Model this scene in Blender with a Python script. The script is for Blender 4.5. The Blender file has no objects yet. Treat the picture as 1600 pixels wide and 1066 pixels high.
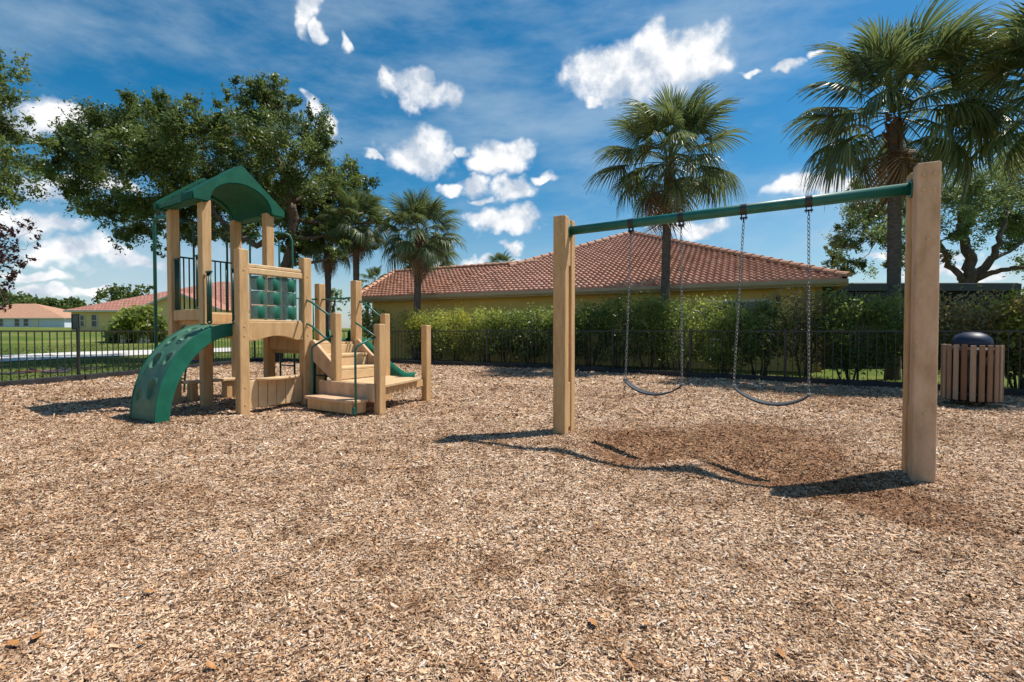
import bpy, bmesh, math, random
import numpy as np
from mathutils import Vector, Matrix, Euler
R = math.radians
random.seed(7); RNG = np.random.default_rng(7)
SC = bpy.context.scene
COL = SC.collection

# ------------------------------------------------------------------ camera
CAM_H, F, U0, V0 = 1.25, 750.0, 800.0, 533.0
PITCH = math.atan(16 / 750)
cam_d = bpy.data.cameras.new('camera'); cam = bpy.data.objects.new('camera', cam_d); COL.objects.link(cam)
cam_d.sensor_width = 36; cam_d.lens = 36 * F / 1600; cam_d.clip_end = 5000; cam_d.clip_start = 0.05
cam.location = (0, 0, CAM_H); cam.rotation_euler = (R(90) - PITCH, 0, 0)
SC.camera = cam
def pix_dir(u, v):
    x = (u - U0) / F; y = (V0 - v) / F
    return Vector((x, math.cos(PITCH) + y * math.sin(PITCH), -math.sin(PITCH) + y * math.cos(PITCH)))

# ------------------------------------------------------------------ sky and sun
SUN_AZ = (0.963, 0.27); SUN_EL = R(61)
w = bpy.data.worlds.new('World'); SC.world = w; w.use_nodes = True
def build_world():
    nt = w.node_tree; nt.nodes.clear(); N = nt.nodes.new; L = nt.links.new
    out = N('ShaderNodeOutputWorld'); bg = N('ShaderNodeBackground'); bg.inputs['Strength'].default_value = 0.125
    sky = N('ShaderNodeTexSky'); sky.sky_type = 'NISHITA'; sky.sun_disc = False
    sky.sun_elevation = SUN_EL; sky.sun_rotation = math.atan2(SUN_AZ[0], SUN_AZ[1])
    sky.air_density = 1.0; sky.dust_density = 0.6; sky.ozone_density = 2.5
    hs = N('ShaderNodeHueSaturation'); hs.inputs['Saturation'].default_value = 1.48; hs.inputs['Value'].default_value = 0.68
    hs.inputs['Hue'].default_value = 0.488
    L(sky.outputs[0], hs.inputs['Color'])
    tc = N('ShaderNodeTexCoord'); D = tc.outputs['Generated']
    # warp of the direction, so that cloud outlines billow
    def noise(scale, detail, vec, rough=0.55, lac=2.0):
        n = N('ShaderNodeTexNoise'); n.inputs['Scale'].default_value = scale; n.inputs['Detail'].default_value = detail
        n.inputs['Roughness'].default_value = rough; n.inputs['Lacunarity'].default_value = lac
        L(vec, n.inputs['Vector']); return n
    def math_(op, a, b=None, clamp=False):
        m = N('ShaderNodeMath'); m.operation = op; m.use_clamp = clamp
        for i, q in enumerate((a, b)):
            if q is None: continue
            if isinstance(q, (int, float)): m.inputs[i].default_value = q
            else: L(q, m.inputs[i])
        return m.outputs[0]
    wn = noise(14, 3, D)
    vs = N('ShaderNodeVectorMath'); vs.operation = 'SUBTRACT'; L(wn.outputs['Color'], vs.inputs[0]); vs.inputs[1].default_value = (.5, .5, .5)
    vm = N('ShaderNodeVectorMath'); vm.operation = 'MULTIPLY_ADD'; L(vs.outputs[0], vm.inputs[0]); vm.inputs[1].default_value = (.085, .085, .085); L(D, vm.inputs[2])
    DW = vm.outputs[0]
    puffs = [  # pixel centre and half sizes of each cumulus puff
        (1000, 108, 105, 40), (1075, 85, 65, 38), (940, 115, 55, 38), (1030, 75, 60, 30), (1115, 98, 35, 22), (915, 155, 14, 9),
        (640, 132, 38, 24), (665, 152, 34, 26), (700, 145, 24, 22), (612, 125, 14, 10),
        (650, 240, 48, 30), (672, 252, 36, 22), (711, 240, 14, 9), (585, 245, 9, 6),
        (772, 250, 42, 28), (800, 240, 30, 20), (745, 262, 28, 14),
        (798, 298, 38, 17), (735, 292, 26, 14), (700, 296, 20, 9), (748, 315, 20, 8), (855, 278, 20, 8),
        (785, 347, 58, 18), (812, 342, 32, 18), (745, 345, 24, 12), (806, 388, 18, 10),
        (740, 412, 28, 10), (815, 408, 20, 8), (690, 425, 40, 10),
        (478, 16, 14, 30), (498, 44, 9, 12), (535, 55, 9, 16), 
        (150, 400, 85, 20), (90, 398, 45, 15), (210, 405, 40, 16), (60, 352, 50, 22), (20, 345, 60, 22), (85, 182, 60, 26), (40, 190, 45, 22),
        (55, 425, 45, 9), (60, 446, 48, 8), (150, 447, 30, 7), (45, 295, 45, 14), (110, 290, 30, 10), (185, 285, 40, 14),
        (515, 195, 14, 16), (490, 165, 12, 12),
        (1270, 292, 58, 17), (1305, 283, 30, 14), (1090, 357, 42, 15), (1040, 350, 40, 14), (1232, 102, 20, 8), (1272, 86, 14, 7), (1170, 118, 12, 6),
        (1500, 420, 60, 12), (1420, 400, 60, 10)]
    field = None
    def add_puff(c, hx, hy):
        nonlocal field
        right = Vector((c.y, -c.x, 0)).normalized(); up = right.cross(c).normalized()
        M = Matrix((right, c, up)).transposed()
        mp = N('ShaderNodeMapping'); mp.vector_type = 'TEXTURE'
        mp.inputs['Location'].default_value = c; mp.inputs['Rotation'].default_value = M.to_euler('XYZ')
        mp.inputs['Scale'].default_value = (hx, 1.0, hy)
        L(DW, mp.inputs['Vector'])
        g = N('ShaderNodeTexGradient'); g.gradient_type = 'SPHERICAL'; L(mp.outputs[0], g.inputs[0])
        field = g.outputs['Fac'] if field is None else math_('MAXIMUM', field, g.outputs['Fac'])
    for (u, v, a, b) in puffs:
        d = pix_dir(u, v); k = d.length; d.normalize()
        add_puff(d, 1.5 * a / F / k, 1.5 * b / F / k)
    rr = random.Random(3)
    for i in range(26):   # the same fair-weather cumulus goes on round the rest of the sky
        az = R(rr.uniform(75, 285)); el = R(rr.choice((6, 9, 13, 18, 25, 34, 46)) + rr.uniform(-2, 2))
        s = rr.uniform(.05, .13)
        add_puff(Vector((math.sin(az) * math.cos(el), math.cos(az) * math.cos(el), math.sin(el))), s, s * .5)
    fb = noise(17, 9, D, .58)
    fb2 = noise(60, 5, D, .6)
    t = math_('ADD', math_('MULTIPLY', math_('SUBTRACT', fb.outputs['Fac'], .5), 1.45), math_('MULTIPLY', math_('SUBTRACT', fb2.outputs['Fac'], .5), .35))
    dens = math_('ADD', math_('MULTIPLY', field, 1.45), math_('MULTIPLY', t, 1.1))
    has = N('ShaderNodeMapRange'); has.interpolation_type = 'SMOOTHSTEP'; L(field, has.inputs[0]); has.inputs[1].default_value = 0.0; has.inputs[2].default_value = .34
    mr = N('ShaderNodeMapRange'); mr.interpolation_type = 'SMOOTHSTEP'; L(dens, mr.inputs[0]); mr.inputs[1].default_value = .17; mr.inputs[2].default_value = .95
    mask = math_('MULTIPLY', mr.outputs[0], has.outputs[0], True)
    # relief of the clouds: density here against density a little nearer the sun
    off = N('ShaderNodeVectorMath'); off.operation = 'ADD'; L(D, off.inputs[0]); off.inputs[1].default_value = (.012, 0, .04)
    fbo = noise(17, 9, off.outputs[0], .58)
    rel = math_('SUBTRACT', fb.outputs['Fac'], fbo.outputs['Fac'])
    shr = N('ShaderNodeMapRange'); L(math_('MULTIPLY', rel, 2.8), shr.inputs[0]); shr.inputs[1].default_value = -.42; shr.inputs[2].default_value = .30
    cc = N('ShaderNodeMix'); cc.data_type = 'RGBA'; L(shr.outputs[0], cc.inputs[0])
    cc.inputs[6].default_value = (3.3, 3.8, 4.5, 1); cc.inputs[7].default_value = (6.4, 6.4, 6.4, 1)
    # high thin cirrus veil
    mpc = N('ShaderNodeMapping'); mpc.inputs['Scale'].default_value = (1.1, 2.0, 3.8); mpc.inputs['Rotation'].default_value = (R(10), R(-24), R(35)); L(D, mpc.inputs[0])
    ci = noise(1.9, 7, mpc.outputs[0], .6)
    cr = N('ShaderNodeMapRange'); cr.interpolation_type = 'SMOOTHSTEP'; L(ci.outputs['Fac'], cr.inputs[0]); cr.inputs[1].default_value = .43; cr.inputs[2].default_value = .74; cr.inputs[4].default_value = .46
    mx1 = N('ShaderNodeMix'); mx1.data_type = 'RGBA'; sz = N('ShaderNodeSeparateXYZ'); L(D, sz.inputs[0])
    hz = N('ShaderNodeMapRange'); hz.interpolation_type = 'SMOOTHSTEP'; L(sz.outputs['Z'], hz.inputs[0]); hz.inputs[1].default_value = .30; hz.inputs[2].default_value = -.02; hz.inputs[4].default_value = .42
    L(math_('MAXIMUM', math_('ADD', cr.outputs[0], hz.outputs[0]), 0.0, True), mx1.inputs[0]); L(hs.outputs[0], mx1.inputs[6]); mx1.inputs[7].default_value = (3.3, 4.1, 4.7, 1)
    mx = N('ShaderNodeMix'); mx.data_type = 'RGBA'; L(mask, mx.inputs[0]); L(mx1.outputs[2], mx.inputs[6]); L(cc.outputs[2], mx.inputs[7])
    L(mx.outputs[2], bg.inputs['Color']); L(bg.outputs[0], out.inputs['Surface'])
    w.cycles.sampling_method = 'MANUAL'; w.cycles.sample_map_resolution = 512
build_world()
sun_d = bpy.data.lights.new('sun', 'SUN'); sun = bpy.data.objects.new('sun', sun_d); COL.objects.link(sun)
sun_d.energy = 4.3; sun_d.angle = R(0.53); sun_d.color = (1, .955, .88)
SUN_DIR = Vector((SUN_AZ[0] * math.cos(SUN_EL), SUN_AZ[1] * math.cos(SUN_EL), math.sin(SUN_EL)))
sun.rotation_euler = SUN_DIR.to_track_quat('Z', 'Y').to_euler(); sun.location = (20, 5, 40)
vs = SC.view_settings; vs.view_transform = 'Standard'; vs.look = 'None'; vs.gamma = 1; vs.use_curve_mapping = False
vs.exposure = 0.42
SC.cycles.max_bounces = 6; SC.cycles.diffuse_bounces = 3; SC.cycles.glossy_bounces = 2; SC.cycles.transmission_bounces = 4
SC.cycles.transparent_max_bounces = 12; SC.cycles.use_denoising = True; SC.cycles.caustics_reflective = False; SC.cycles.caustics_refractive = False

# ------------------------------------------------------------------ helpers
def tag(o, label=None, cat=None, group=None, kind=None):
    if label: o['label'] = label
    if cat: o['category'] = cat
    if group: o['group'] = group
    if kind: o['kind'] = kind
    return o
def empty(name, loc=(0, 0, 0), rz=0.0, parent=None):
    o = bpy.data.objects.new(name, None); COL.objects.link(o); o.location = loc; o.rotation_euler = (0, 0, rz)
    o.empty_display_size = .1
    if parent: o.parent = parent
    return o
def link(name, me, mat=None, parent=None, loc=None, rot=None, scale=None):
    o = bpy.data.objects.new(name, me); COL.objects.link(o)
    if mat is not None and len(me.materials) == 0: me.materials.append(mat)
    if parent: o.parent = parent
    if loc is not None: o.location = loc
    if rot is not None: o.rotation_euler = rot
    if scale is not None: o.scale = scale
    return o
def np_mesh(name, V, Fq, col=None, smooth=False):
    """V (n,3); Fq (m,k) equal-sized faces."""
    me = bpy.data.meshes.new(name); V = np.asarray(V, dtype=np.float32); Fq = np.asarray(Fq, dtype=np.int32)
    m, k = Fq.shape
    me.vertices.add(len(V)); me.vertices.foreach_set('co', V.ravel())
    me.loops.add(m * k); me.loops.foreach_set('vertex_index', Fq.ravel())
    me.polygons.add(m); me.polygons.foreach_set('loop_start', np.arange(0, m * k, k, dtype=np.int32))
    if smooth: me.polygons.foreach_set('use_smooth', np.ones(m, dtype=bool))
    me.update(calc_edges=True)
    if col is not None:
        at = me.color_attributes.new('tint', 'FLOAT_COLOR', 'POINT')
        c = np.ones((len(V), 4), dtype=np.float32); c[:, :3] = col; at.data.foreach_set('color', c.ravel())
    return me
class MB:
    """collects shapes; build() links them as one mesh object"""
    def __init__(s): s.v = []; s.f = []; s.sm = []
    def add(s, vs, fs, smooth=False):
        n = len(s.v); s.v += [tuple(p) for p in vs]; s.f += [tuple(i + n for i in f) for f in fs]; s.sm += [smooth] * len(fs); return s
    def box(s, x0, x1, y0, y1, z0, z1, M=None):
        vs = [Vector(p) for p in ((x0, y0, z0), (x1, y0, z0), (x1, y1, z0), (x0, y1, z0), (x0, y0, z1), (x1, y0, z1), (x1, y1, z1), (x0, y1, z1))]
        if M is not None: vs = [M @ p for p in vs]
        return s.add(vs, [(0, 3, 2, 1), (4, 5, 6, 7), (0, 1, 5, 4), (1, 2, 6, 5), (2, 3, 7, 6), (3, 0, 4, 7)])
    def prism(s, poly, axis, lo, hi):
        """poly: 2-D outline (counter-clockwise) in the other two axes"""
        def p3(p, t): return {'x': (t, p[0], p[1]), 'y': (p[0], t, p[1]), 'z': (p[0], p[1], t)}[axis]
        n = len(poly); vs = [p3(p, lo) for p in poly] + [p3(p, hi) for p in poly]
        fs = [tuple(range(n))[::-1], tuple(range(n, 2 * n))] + [(i, (i + 1) % n, n + (i + 1) % n, n + i) for i in range(n)]
        return s.add(vs, fs)
    def tube(s, pts, r, n=8, cap=True):
        pts = [Vector(p) for p in pts]; rs = r if isinstance(r, (list, tuple)) else [r] * len(pts)
        t0 = (pts[1] - pts[0]).normalized(); ref = Vector((0, 0, 1)) if abs(t0.z) < .9 else Vector((1, 0, 0))
        nx = t0.cross(ref).normalized(); vs = []; fs = []
        for i, p in enumerate(pts):
            t = (pts[min(i + 1, len(pts) - 1)] - pts[max(i - 1, 0)])
            t = t.normalized() if t.length > 1e-9 else t0
            nx = (nx - t * nx.dot(t)); nx = nx.normalized() if nx.length > 1e-6 else t.orthogonal().normalized()
            ny = t.cross(nx)
            for k in range(n):
                a = 2 * math.pi * k / n; vs.append(p + (nx * math.cos(a) + ny * math.sin(a)) * rs[i])
        for i in range(len(pts) - 1):
            for k in range(n): fs.append((i * n + k, i * n + (k + 1) % n, (i + 1) * n + (k + 1) % n, (i + 1) * n + k))
        s.add(vs, fs, True)
        if cap:
            m = len(pts) - 1; nb = len(s.v) - len(vs)
            s.f += [tuple(nb + k for k in range(n))[::-1], tuple(nb + m * n + k for k in range(n))]; s.sm += [False, False]
        return s
    def lathe(s, prof, c=(0, 0, 0), n=24):
        vs = []; fs = []
        for (r, z) in prof:
            for k in range(n):
                a = 2 * math.pi * k / n; vs.append((c[0] + r * math.cos(a), c[1] + r * math.sin(a), c[2] + z))
        for i in range(len(prof) - 1):
            for k in range(n): fs.append((i * n + k, i * n + (k + 1) % n, (i + 1) * n + (k + 1) % n, (i + 1) * n + k))
        return s.add(vs, fs, True)
    def mesh(s, name, bevel=0, seg=1):
        me = bpy.data.meshes.new(name); me.from_pydata(s.v, [], s.f)
        me.polygons.foreach_set('use_smooth', s.sm)
        if bevel:
            bm = bmesh.new(); bm.from_mesh(me)
            bmesh.ops.recalc_face_normals(bm, faces=bm.faces)
            bmesh.ops.bevel(bm, geom=[e for e in bm.edges if e.is_manifold and e.calc_face_angle() > .5], offset=bevel, segments=seg, affect='EDGES', profile=.5, clamp_overlap=True)
            bm.to_mesh(me); bm.free()
        me.update(); return me
    def build(s, name, mat, parent=None, bevel=0, seg=1, **kw): return link(name, s.mesh(name, bevel, seg), mat, parent, **kw)
def arc(cx, cz, r, a0, a1, n): return [(cx + r * math.cos(a0 + (a1 - a0) * i / n), cz + r * math.sin(a0 + (a1 - a0) * i / n)) for i in range(n + 1)]

# ------------------------------------------------------------------ materials
def new_mat(name):
    m = bpy.data.materials.new(name); m.use_nodes = True; nt = m.node_tree
    return m, nt, nt.nodes['Principled BSDF'], nt.nodes.new, nt.links.new
def ramp(nt, stops):
    r = nt.nodes.new('ShaderNodeValToRGB'); e = r.color_ramp.elements
    while len(e) < len(stops): e.new(.5)
    for i, (p, c) in enumerate(stops): e[i].position = p; e[i].color = (*c, 1)
    return r
def surf(name, c1, c2, rough=.6, scale=6, detail=6, stretch=(1, 1, 1), bump=.15, bscale=60, spec=.5, coord='Object', metal=0, mid=None, bdist=.01):
    """two-tone wear over noise, with fine relief"""
    m, nt, b, N, L = new_mat(name)
    tc = N('ShaderNodeTexCoord'); mp = N('ShaderNodeMapping'); mp.inputs['Scale'].default_value = stretch; L(tc.outputs[coord], mp.inputs[0])
    n = N('ShaderNodeTexNoise'); n.inputs['Scale'].default_value = scale; n.inputs['Detail'].default_value = detail; n.inputs['Roughness'].default_value = .65; L(mp.outputs[0], n.inputs['Vector'])
    r = ramp(nt, [(.3, c1), (.7, c2)] if mid is None else [(.28, c1), (.5, mid), (.72, c2)]); L(n.outputs['Fac'], r.inputs[0]); L(r.outputs[0], b.inputs['Base Color'])
    n2 = N('ShaderNodeTexNoise'); n2.inputs['Scale'].default_value = bscale; n2.inputs['Detail'].default_value = 4; L(mp.outputs[0], n2.inputs['Vector'])
    bp = N('ShaderNodeBump'); bp.inputs['Strength'].default_value = bump; bp.inputs['Distance'].default_value = bdist; L(n2.outputs['Fac'], bp.inputs['Height']); L(bp.outputs[0], b.inputs['Normal'])
    b.inputs['Roughness'].default_value = rough; b.inputs['Specular IOR Level'].default_value = spec; b.inputs['Metallic'].default_value = metal
    return m
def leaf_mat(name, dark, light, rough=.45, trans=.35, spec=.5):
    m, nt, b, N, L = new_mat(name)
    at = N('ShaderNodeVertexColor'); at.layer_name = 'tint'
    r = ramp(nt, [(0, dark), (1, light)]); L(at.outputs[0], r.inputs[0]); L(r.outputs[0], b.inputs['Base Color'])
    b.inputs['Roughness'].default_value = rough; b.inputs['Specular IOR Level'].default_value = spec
    tr = N('ShaderNodeBsdfTranslucent'); hs = N('ShaderNodeHueSaturation'); hs.inputs['Value'].default_value = 1.5; hs.inputs['Hue'].default_value = .485
    L(r.outputs[0], hs.inputs['Color']); L(hs.outputs[0], tr.inputs['Color'])
    mx = N('ShaderNodeMixShader'); mx.inputs[0].default_value = trans; L(b.outputs[0], mx.inputs[1]); L(tr.outputs[0], mx.inputs[2])
    L(mx.outputs[0], nt.nodes['Material Output'].inputs['Surface']); return m
M = {}
M['tan'] = surf('tan_plastic_lumber', (.44, .26, .115), (.68, .44, .225), .62, 4, 9, (3, 3, .6), .35, 40, .32, mid=(.58, .36, .17))
M['tan_worn'] = surf('weathered_tan_lumber', (.40, .24, .13), (.72, .50, .33), .68, 3.4, 10, (2, 2, .8), .4, 30, .3, mid=(.60, .39, .235))
M['tan_deck'] = surf('pale_tan_lumber', (.56, .37, .19), (.72, .52, .30), .66, 6, 8, (1, 1, 1), .25, 60, .3)
M['green'] = surf('green_moulded_plastic', (.005, .095, .057), (.013, .155, .097), .5, 4, 7, (1, 1, 1), .08, 120, .3)
M['roof_green'] = surf('green_roof_plastic', (.004, .070, .042), (.010, .115, .070), .62, 4, 6, (1, 1, 1), .1, 60, .2)
M['green_worn'] = surf('sun_faded_green_plastic', (.022, .115, .068), (.10, .20, .13), .55, 5, 8, (1, 1, 1), .12, 80, .45)
M['shingle'] = surf('sun_faded_roof_green', (.02, .11, .068), (.06, .17, .11), .6, 9, 6, (1, 1, 1), .1, 60, .25)
M['green_pipe'] = surf('green_coated_pipe', (.006, .105, .078), (.016, .155, .118), .42, 6, 4, (1, 1, 1), .05, 90, .5)
M['dark_green'] = surf('dark_green_coated_pipe', (.004, .045, .034), (.008, .07, .05), .36, 6, 4, (1, 1, 1), .05, 90, .5)
M['steel'] = surf('galvanised_chain', (.16, .16, .17), (.34, .34, .35), .42, 40, 3, (1, 1, 1), .1, 200, .5, metal=.85)
M['rubber'] = surf('black_rubber', (.025, .026, .03), (.06, .062, .068), .55, 20, 5, (1, 1, 1), .15, 150, .4)
M['black_metal'] = surf('black_powder_coat', (.016, .015, .014), (.034, .032, .029), .42, 8, 4, (1, 1, 1), .05, 100, .5)
M['border'] = surf('black_border_timber', (.012, .012, .013), (.045, .043, .042), .6, 6, 6, (1, 1, 1), .25, 60, .3)
M['bark'] = surf('oak_bark', (.07, .05, .038), (.19, .145, .115), .9, 7, 9, (2, 2, .5), .8, 18, .2, bdist=.05)
M['palm_bark'] = surf('palm_trunk', (.075, .062, .052), (.20, .17, .145), .9, 9, 8, (1, 1, 2.4), .8, 22, .2, bdist=.04)
M['palm_boot'] = surf('palm_fibre', (.11, .05, .025), (.30, .17, .09), .9, 12, 8, (2, 2, .6), .8, 30, .2, bdist=.04)
M['stucco'] = surf('yellow_stucco', (.76, .49, .15), (.84, .56, .20), .9, 2, 6, (1, 1, 1), .3, 120, .2)
M['stucco_l'] = surf('cream_yellow_stucco', (.76, .53, .22), (.84, .60, .27), .9, 1, 6, (1, 1, 1), .2, 80, .2)
M['trim'] = surf('tan_trim_paint', (.40, .31, .19), (.48, .37, .235), .55, 3, 5, (1, 1, 1), .08, 60, .4)
M['white_trim'] = surf('cream_trim_paint', (.62, .56, .45), (.72, .66, .54), .55, 3, 5, (1, 1, 1), .08, 60, .4)
M['white_wall'] = surf('pale_grey_stucco', (.58, .62, .70), (.66, .70, .76), .85, 1, 5, (1, 1, 1), .15, 60, .2)
M['concrete'] = surf('pale_concrete', (.50, .47, .42), (.64, .61, .56), .9, 1.2, 8, (1, 1, 1), .3, 30, .2)
M['navy'] = surf('navy_plastic', (.005, .011, .034), (.010, .019, .052), .5, 5, 4, (1, 1, 1), .05, 90, .5)
M['slat'] = [surf('wood_slat_%d' % i, tuple(c * .8 for c in col), tuple(min(1, c * 1.15) for c in col), .7, 4, 8, (6, 6, .5), .35, 25, .25) for i, col in enumerate(((.30, .19, .12), (.36, .25, .17), (.26, .15, .085), (.20, .10, .055)))]
M['tile'] = None
def mat_tile():
    m, nt, b, N, L = new_mat('terracotta_tile')
    at = N('ShaderNodeVertexColor'); at.layer_name = 'tint'
    r = ramp(nt, [(0, (.40, .165, .105)), (.3, (.57, .275, .19)), (.7, (.67, .355, .255)), (1, (.75, .48, .37))]); L(at.outputs[0], r.inputs[0])
    tc = N('ShaderNodeTexCoord'); n = N('ShaderNodeTexNoise'); n.inputs['Scale'].default_value = 2.2; n.inputs['Detail'].default_value = 9; L(tc.outputs['Object'], n.inputs['Vector'])
    r2 = ramp(nt, [(.35, (.82, .80, .78)), (.65, (1.08, 1.06, 1.04))]); L(n.outputs['Fac'], r2.inputs[0])
    mx = N('ShaderNodeMix'); mx.data_type = 'RGBA'; mx.blend_type = 'MULTIPLY'; mx.inputs[0].default_value = 1; L(r.outputs[0], mx.inputs[6]); L(r2.outputs[0], mx.inputs[7]); L(mx.outputs[2], b.inputs['Base Color'])
    b.inputs['Roughness'].default_value = .75; b.inputs['Specular IOR Level'].default_value = .3; return m
M['tile'] = mat_tile()
M['ridge'] = surf('ridge_tile', (.42, .20, .125), (.58, .33, .22), .75, 3, 8, (1, 1, 1), .3, 50, .3)
def mat_far_roof(name, c1, c2, c3):
    m, nt, b, N, L = new_mat(name)
    tc = N('ShaderNodeTexCoord'); br = N('ShaderNodeTexBrick'); br.inputs['Scale'].default_value = 1.0
    br.inputs['Color1'].default_value = (*c1, 1); br.inputs['Color2'].default_value = (*c2, 1); br.inputs['Mortar'].default_value = (*c3, 1)
    br.inputs['Brick Width'].default_value = .45; br.inputs['Row Height'].default_value = .42; br.inputs['Mortar Size'].default_value = .05; br.inputs['Mortar Smooth'].default_value = .4
    L(tc.outputs['UV'], br.inputs['Vector']); L(br.outputs['Color'], b.inputs['Base Color'])
    bp = N('ShaderNodeBump'); bp.invert = True; bp.inputs['Strength'].default_value = .6; bp.inputs['Distance'].default_value = .05; L(br.outputs['Fac'], bp.inputs['Height']); L(bp.outputs[0], b.inputs['Normal'])
    b.inputs['Roughness'].default_value = .8; return m
M['far_tile'] = mat_far_roof('far_terracotta', (.43, .18, .125), (.54, .25, .18), (.26, .10, .07))
M['far_shingle'] = mat_far_roof('far_shingle', (.47, .25, .145), (.56, .31, .19), (.36, .18, .11))
def mat_glass(name, tint, alpha, rough=.08):
    m, nt, b, N, L = new_mat(name)
    tr = N('ShaderNodeBsdfTransparent'); tr.inputs[0].default_value = (*tint, 1); mx = N('ShaderNodeMixShader'); mx.inputs[0].default_value = alpha
    b.inputs['Base Color'].default_value = (.55, .65, .66, 1); b.inputs['Roughness'].default_value = rough
    L(tr.outputs[0], mx.inputs[1]); L(b.outputs[0], mx.inputs[2]); L(mx.outputs[0], nt.nodes['Material Output'].inputs['Surface']); return m
M['clear'] = mat_glass('scuffed_clear_plastic', (.88, .95, .94), .07, .15)
M['screen'] = mat_glass('insect_screen', (.25, .25, .25), .5, .8); M['screen'].node_tree.nodes['Principled BSDF'].inputs['Base Color'].default_value = (.01, .01, .01, 1)
M['pane'] = surf('window_pane', (.02, .025, .03), (.05, .06, .07), .08, 2, 3, (1, 1, 1), .02, 5, .6)
M['oak'] = leaf_mat('oak_leaf', (.032, .06, .015), (.19, .25, .062), .4, .40)
M['oak_r'] = leaf_mat('right_oak_leaf', (.055, .095, .028), (.24, .32, .11), .4, .42)
M['hedge'] = leaf_mat('hedge_leaf', (.045, .075, .018), (.27, .34, .07), .4, .45)
M['hedge_y'] = leaf_mat('golden_hedge_leaf', (.10, .15, .022), (.56, .55, .09), .42, .45)
M['hedge_b'] = leaf_mat('bronze_hedge_leaf', (.075, .07, .026), (.36, .30, .12), .42, .42)
M['bush'] = leaf_mat('bush_leaf', (.085, .13, .02), (.42, .47, .10), .42, .45)
M['red'] = leaf_mat('maroon_leaf', (.02, .010, .010), (.11, .035, .03), .42, .2)
M['frond'] = leaf_mat('palm_frond', (.030, .062, .020), (.22, .275, .095), .36, .30, .6)
M['frond_old'] = leaf_mat('dry_palm_frond', (.12, .075, .04), (.34, .25, .15), .6, .2)
M['grass_blade'] = leaf_mat('grass_blade', (.05, .085, .016), (.20, .24, .07), .55, .35)
M['dead_leaf'] = surf('fallen_leaf', (.30, .10, .025), (.50, .25, .07), .6, 20, 4)
def mat_lawn():
    m, nt, b, N, L = new_mat('lawn_grass')
    tc = N('ShaderNodeTexCoord'); n = N('ShaderNodeTexNoise'); n.inputs['Scale'].default_value = .22; n.inputs['Detail'].default_value = 12; n.inputs['Roughness'].default_value = .72; L(tc.outputs['Object'], n.inputs['Vector'])
    r = ramp(nt, [(.32, (.06, .105, .018)), (.5, (.125, .165, .03)), (.68, (.27, .25, .085))]); L(n.outputs['Fac'], r.inputs[0]); L(r.outputs[0], b.inputs['Base Color'])
    n2 = N('ShaderNodeTexNoise'); n2.inputs['Scale'].default_value = 30; n2.inputs['Detail'].default_value = 6; L(tc.outputs['Object'], n2.inputs['Vector'])
    bp = N('ShaderNodeBump'); bp.inputs['Strength'].default_value = .9; bp.inputs['Distance'].default_value = .06; L(n2.outputs['Fac'], bp.inputs['Height']); L(bp.outputs[0], b.inputs['Normal'])
    b.inputs['Roughness'].default_value = .9; b.inputs['Specular IOR Level'].default_value = .1; return m
M['lawn'] = mat_lawn()
MULCH_STOPS = [(0, (.042, .022, .013)), (.12, (.16, .09, .05)), (.30, (.385, .243, .147)), (.50, (.575, .40, .26)), (.70, (.70, .53, .375)), (.88, (.79, .655, .50)), (1, (.875, .785, .665))]
def mulch_tone(nt, N, L, fac, pos, hue):
    """chip colour from a per-chip number, greyer or ruddier chip by chip, with faded and damp patches"""
    r = ramp(nt, MULCH_STOPS); L(fac, r.inputs[0])
    rh = ramp(nt, [(0, (1.05, .84, .62)), (.25, (1.02, .97, .90)), (.6, (1, 1, 1)), (.8, (.90, .94, 1.0)), (1, (.82, .88, .96))]); L(hue, rh.inputs[0])
    out = r.outputs[0]
    def mul(a, b):
        mx = N('ShaderNodeMix'); mx.data_type = 'RGBA'; mx.blend_type = 'MULTIPLY'; mx.inputs[0].default_value = 1; L(a, mx.inputs[6]); L(b, mx.inputs[7]); return mx.outputs[2]
    out = mul(out, rh.outputs[0])
    for (sc, det, stops) in ((.42, 6, [(.34, (.80, .71, .63)), (.50, (1.0, .97, .94)), (.68, (1.08, 1.08, 1.1))]), (3.4, 8, [(.34, (.66, .57, .49)), (.50, (1, .98, .96)), (.72, (1.1, 1.1, 1.12))])):
        n = N('ShaderNodeTexNoise'); n.inputs['Scale'].default_value = sc; n.inputs['Detail'].default_value = det; n.inputs['Roughness'].default_value = .62; L(pos, n.inputs['Vector'])
        r2 = ramp(nt, stops); L(n.outputs['Fac'], r2.inputs[0]); out = mul(out, r2.outputs[0])
    return out
SWING_WEAR = [(1.62, 5.35, .95), (2.6, 4.9, 1.05), (2.3, 4.2, .8), (2.9, 5.6, 1.0), (2.7, 3.4, .6), (1.2, 4.8, .6)]
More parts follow.
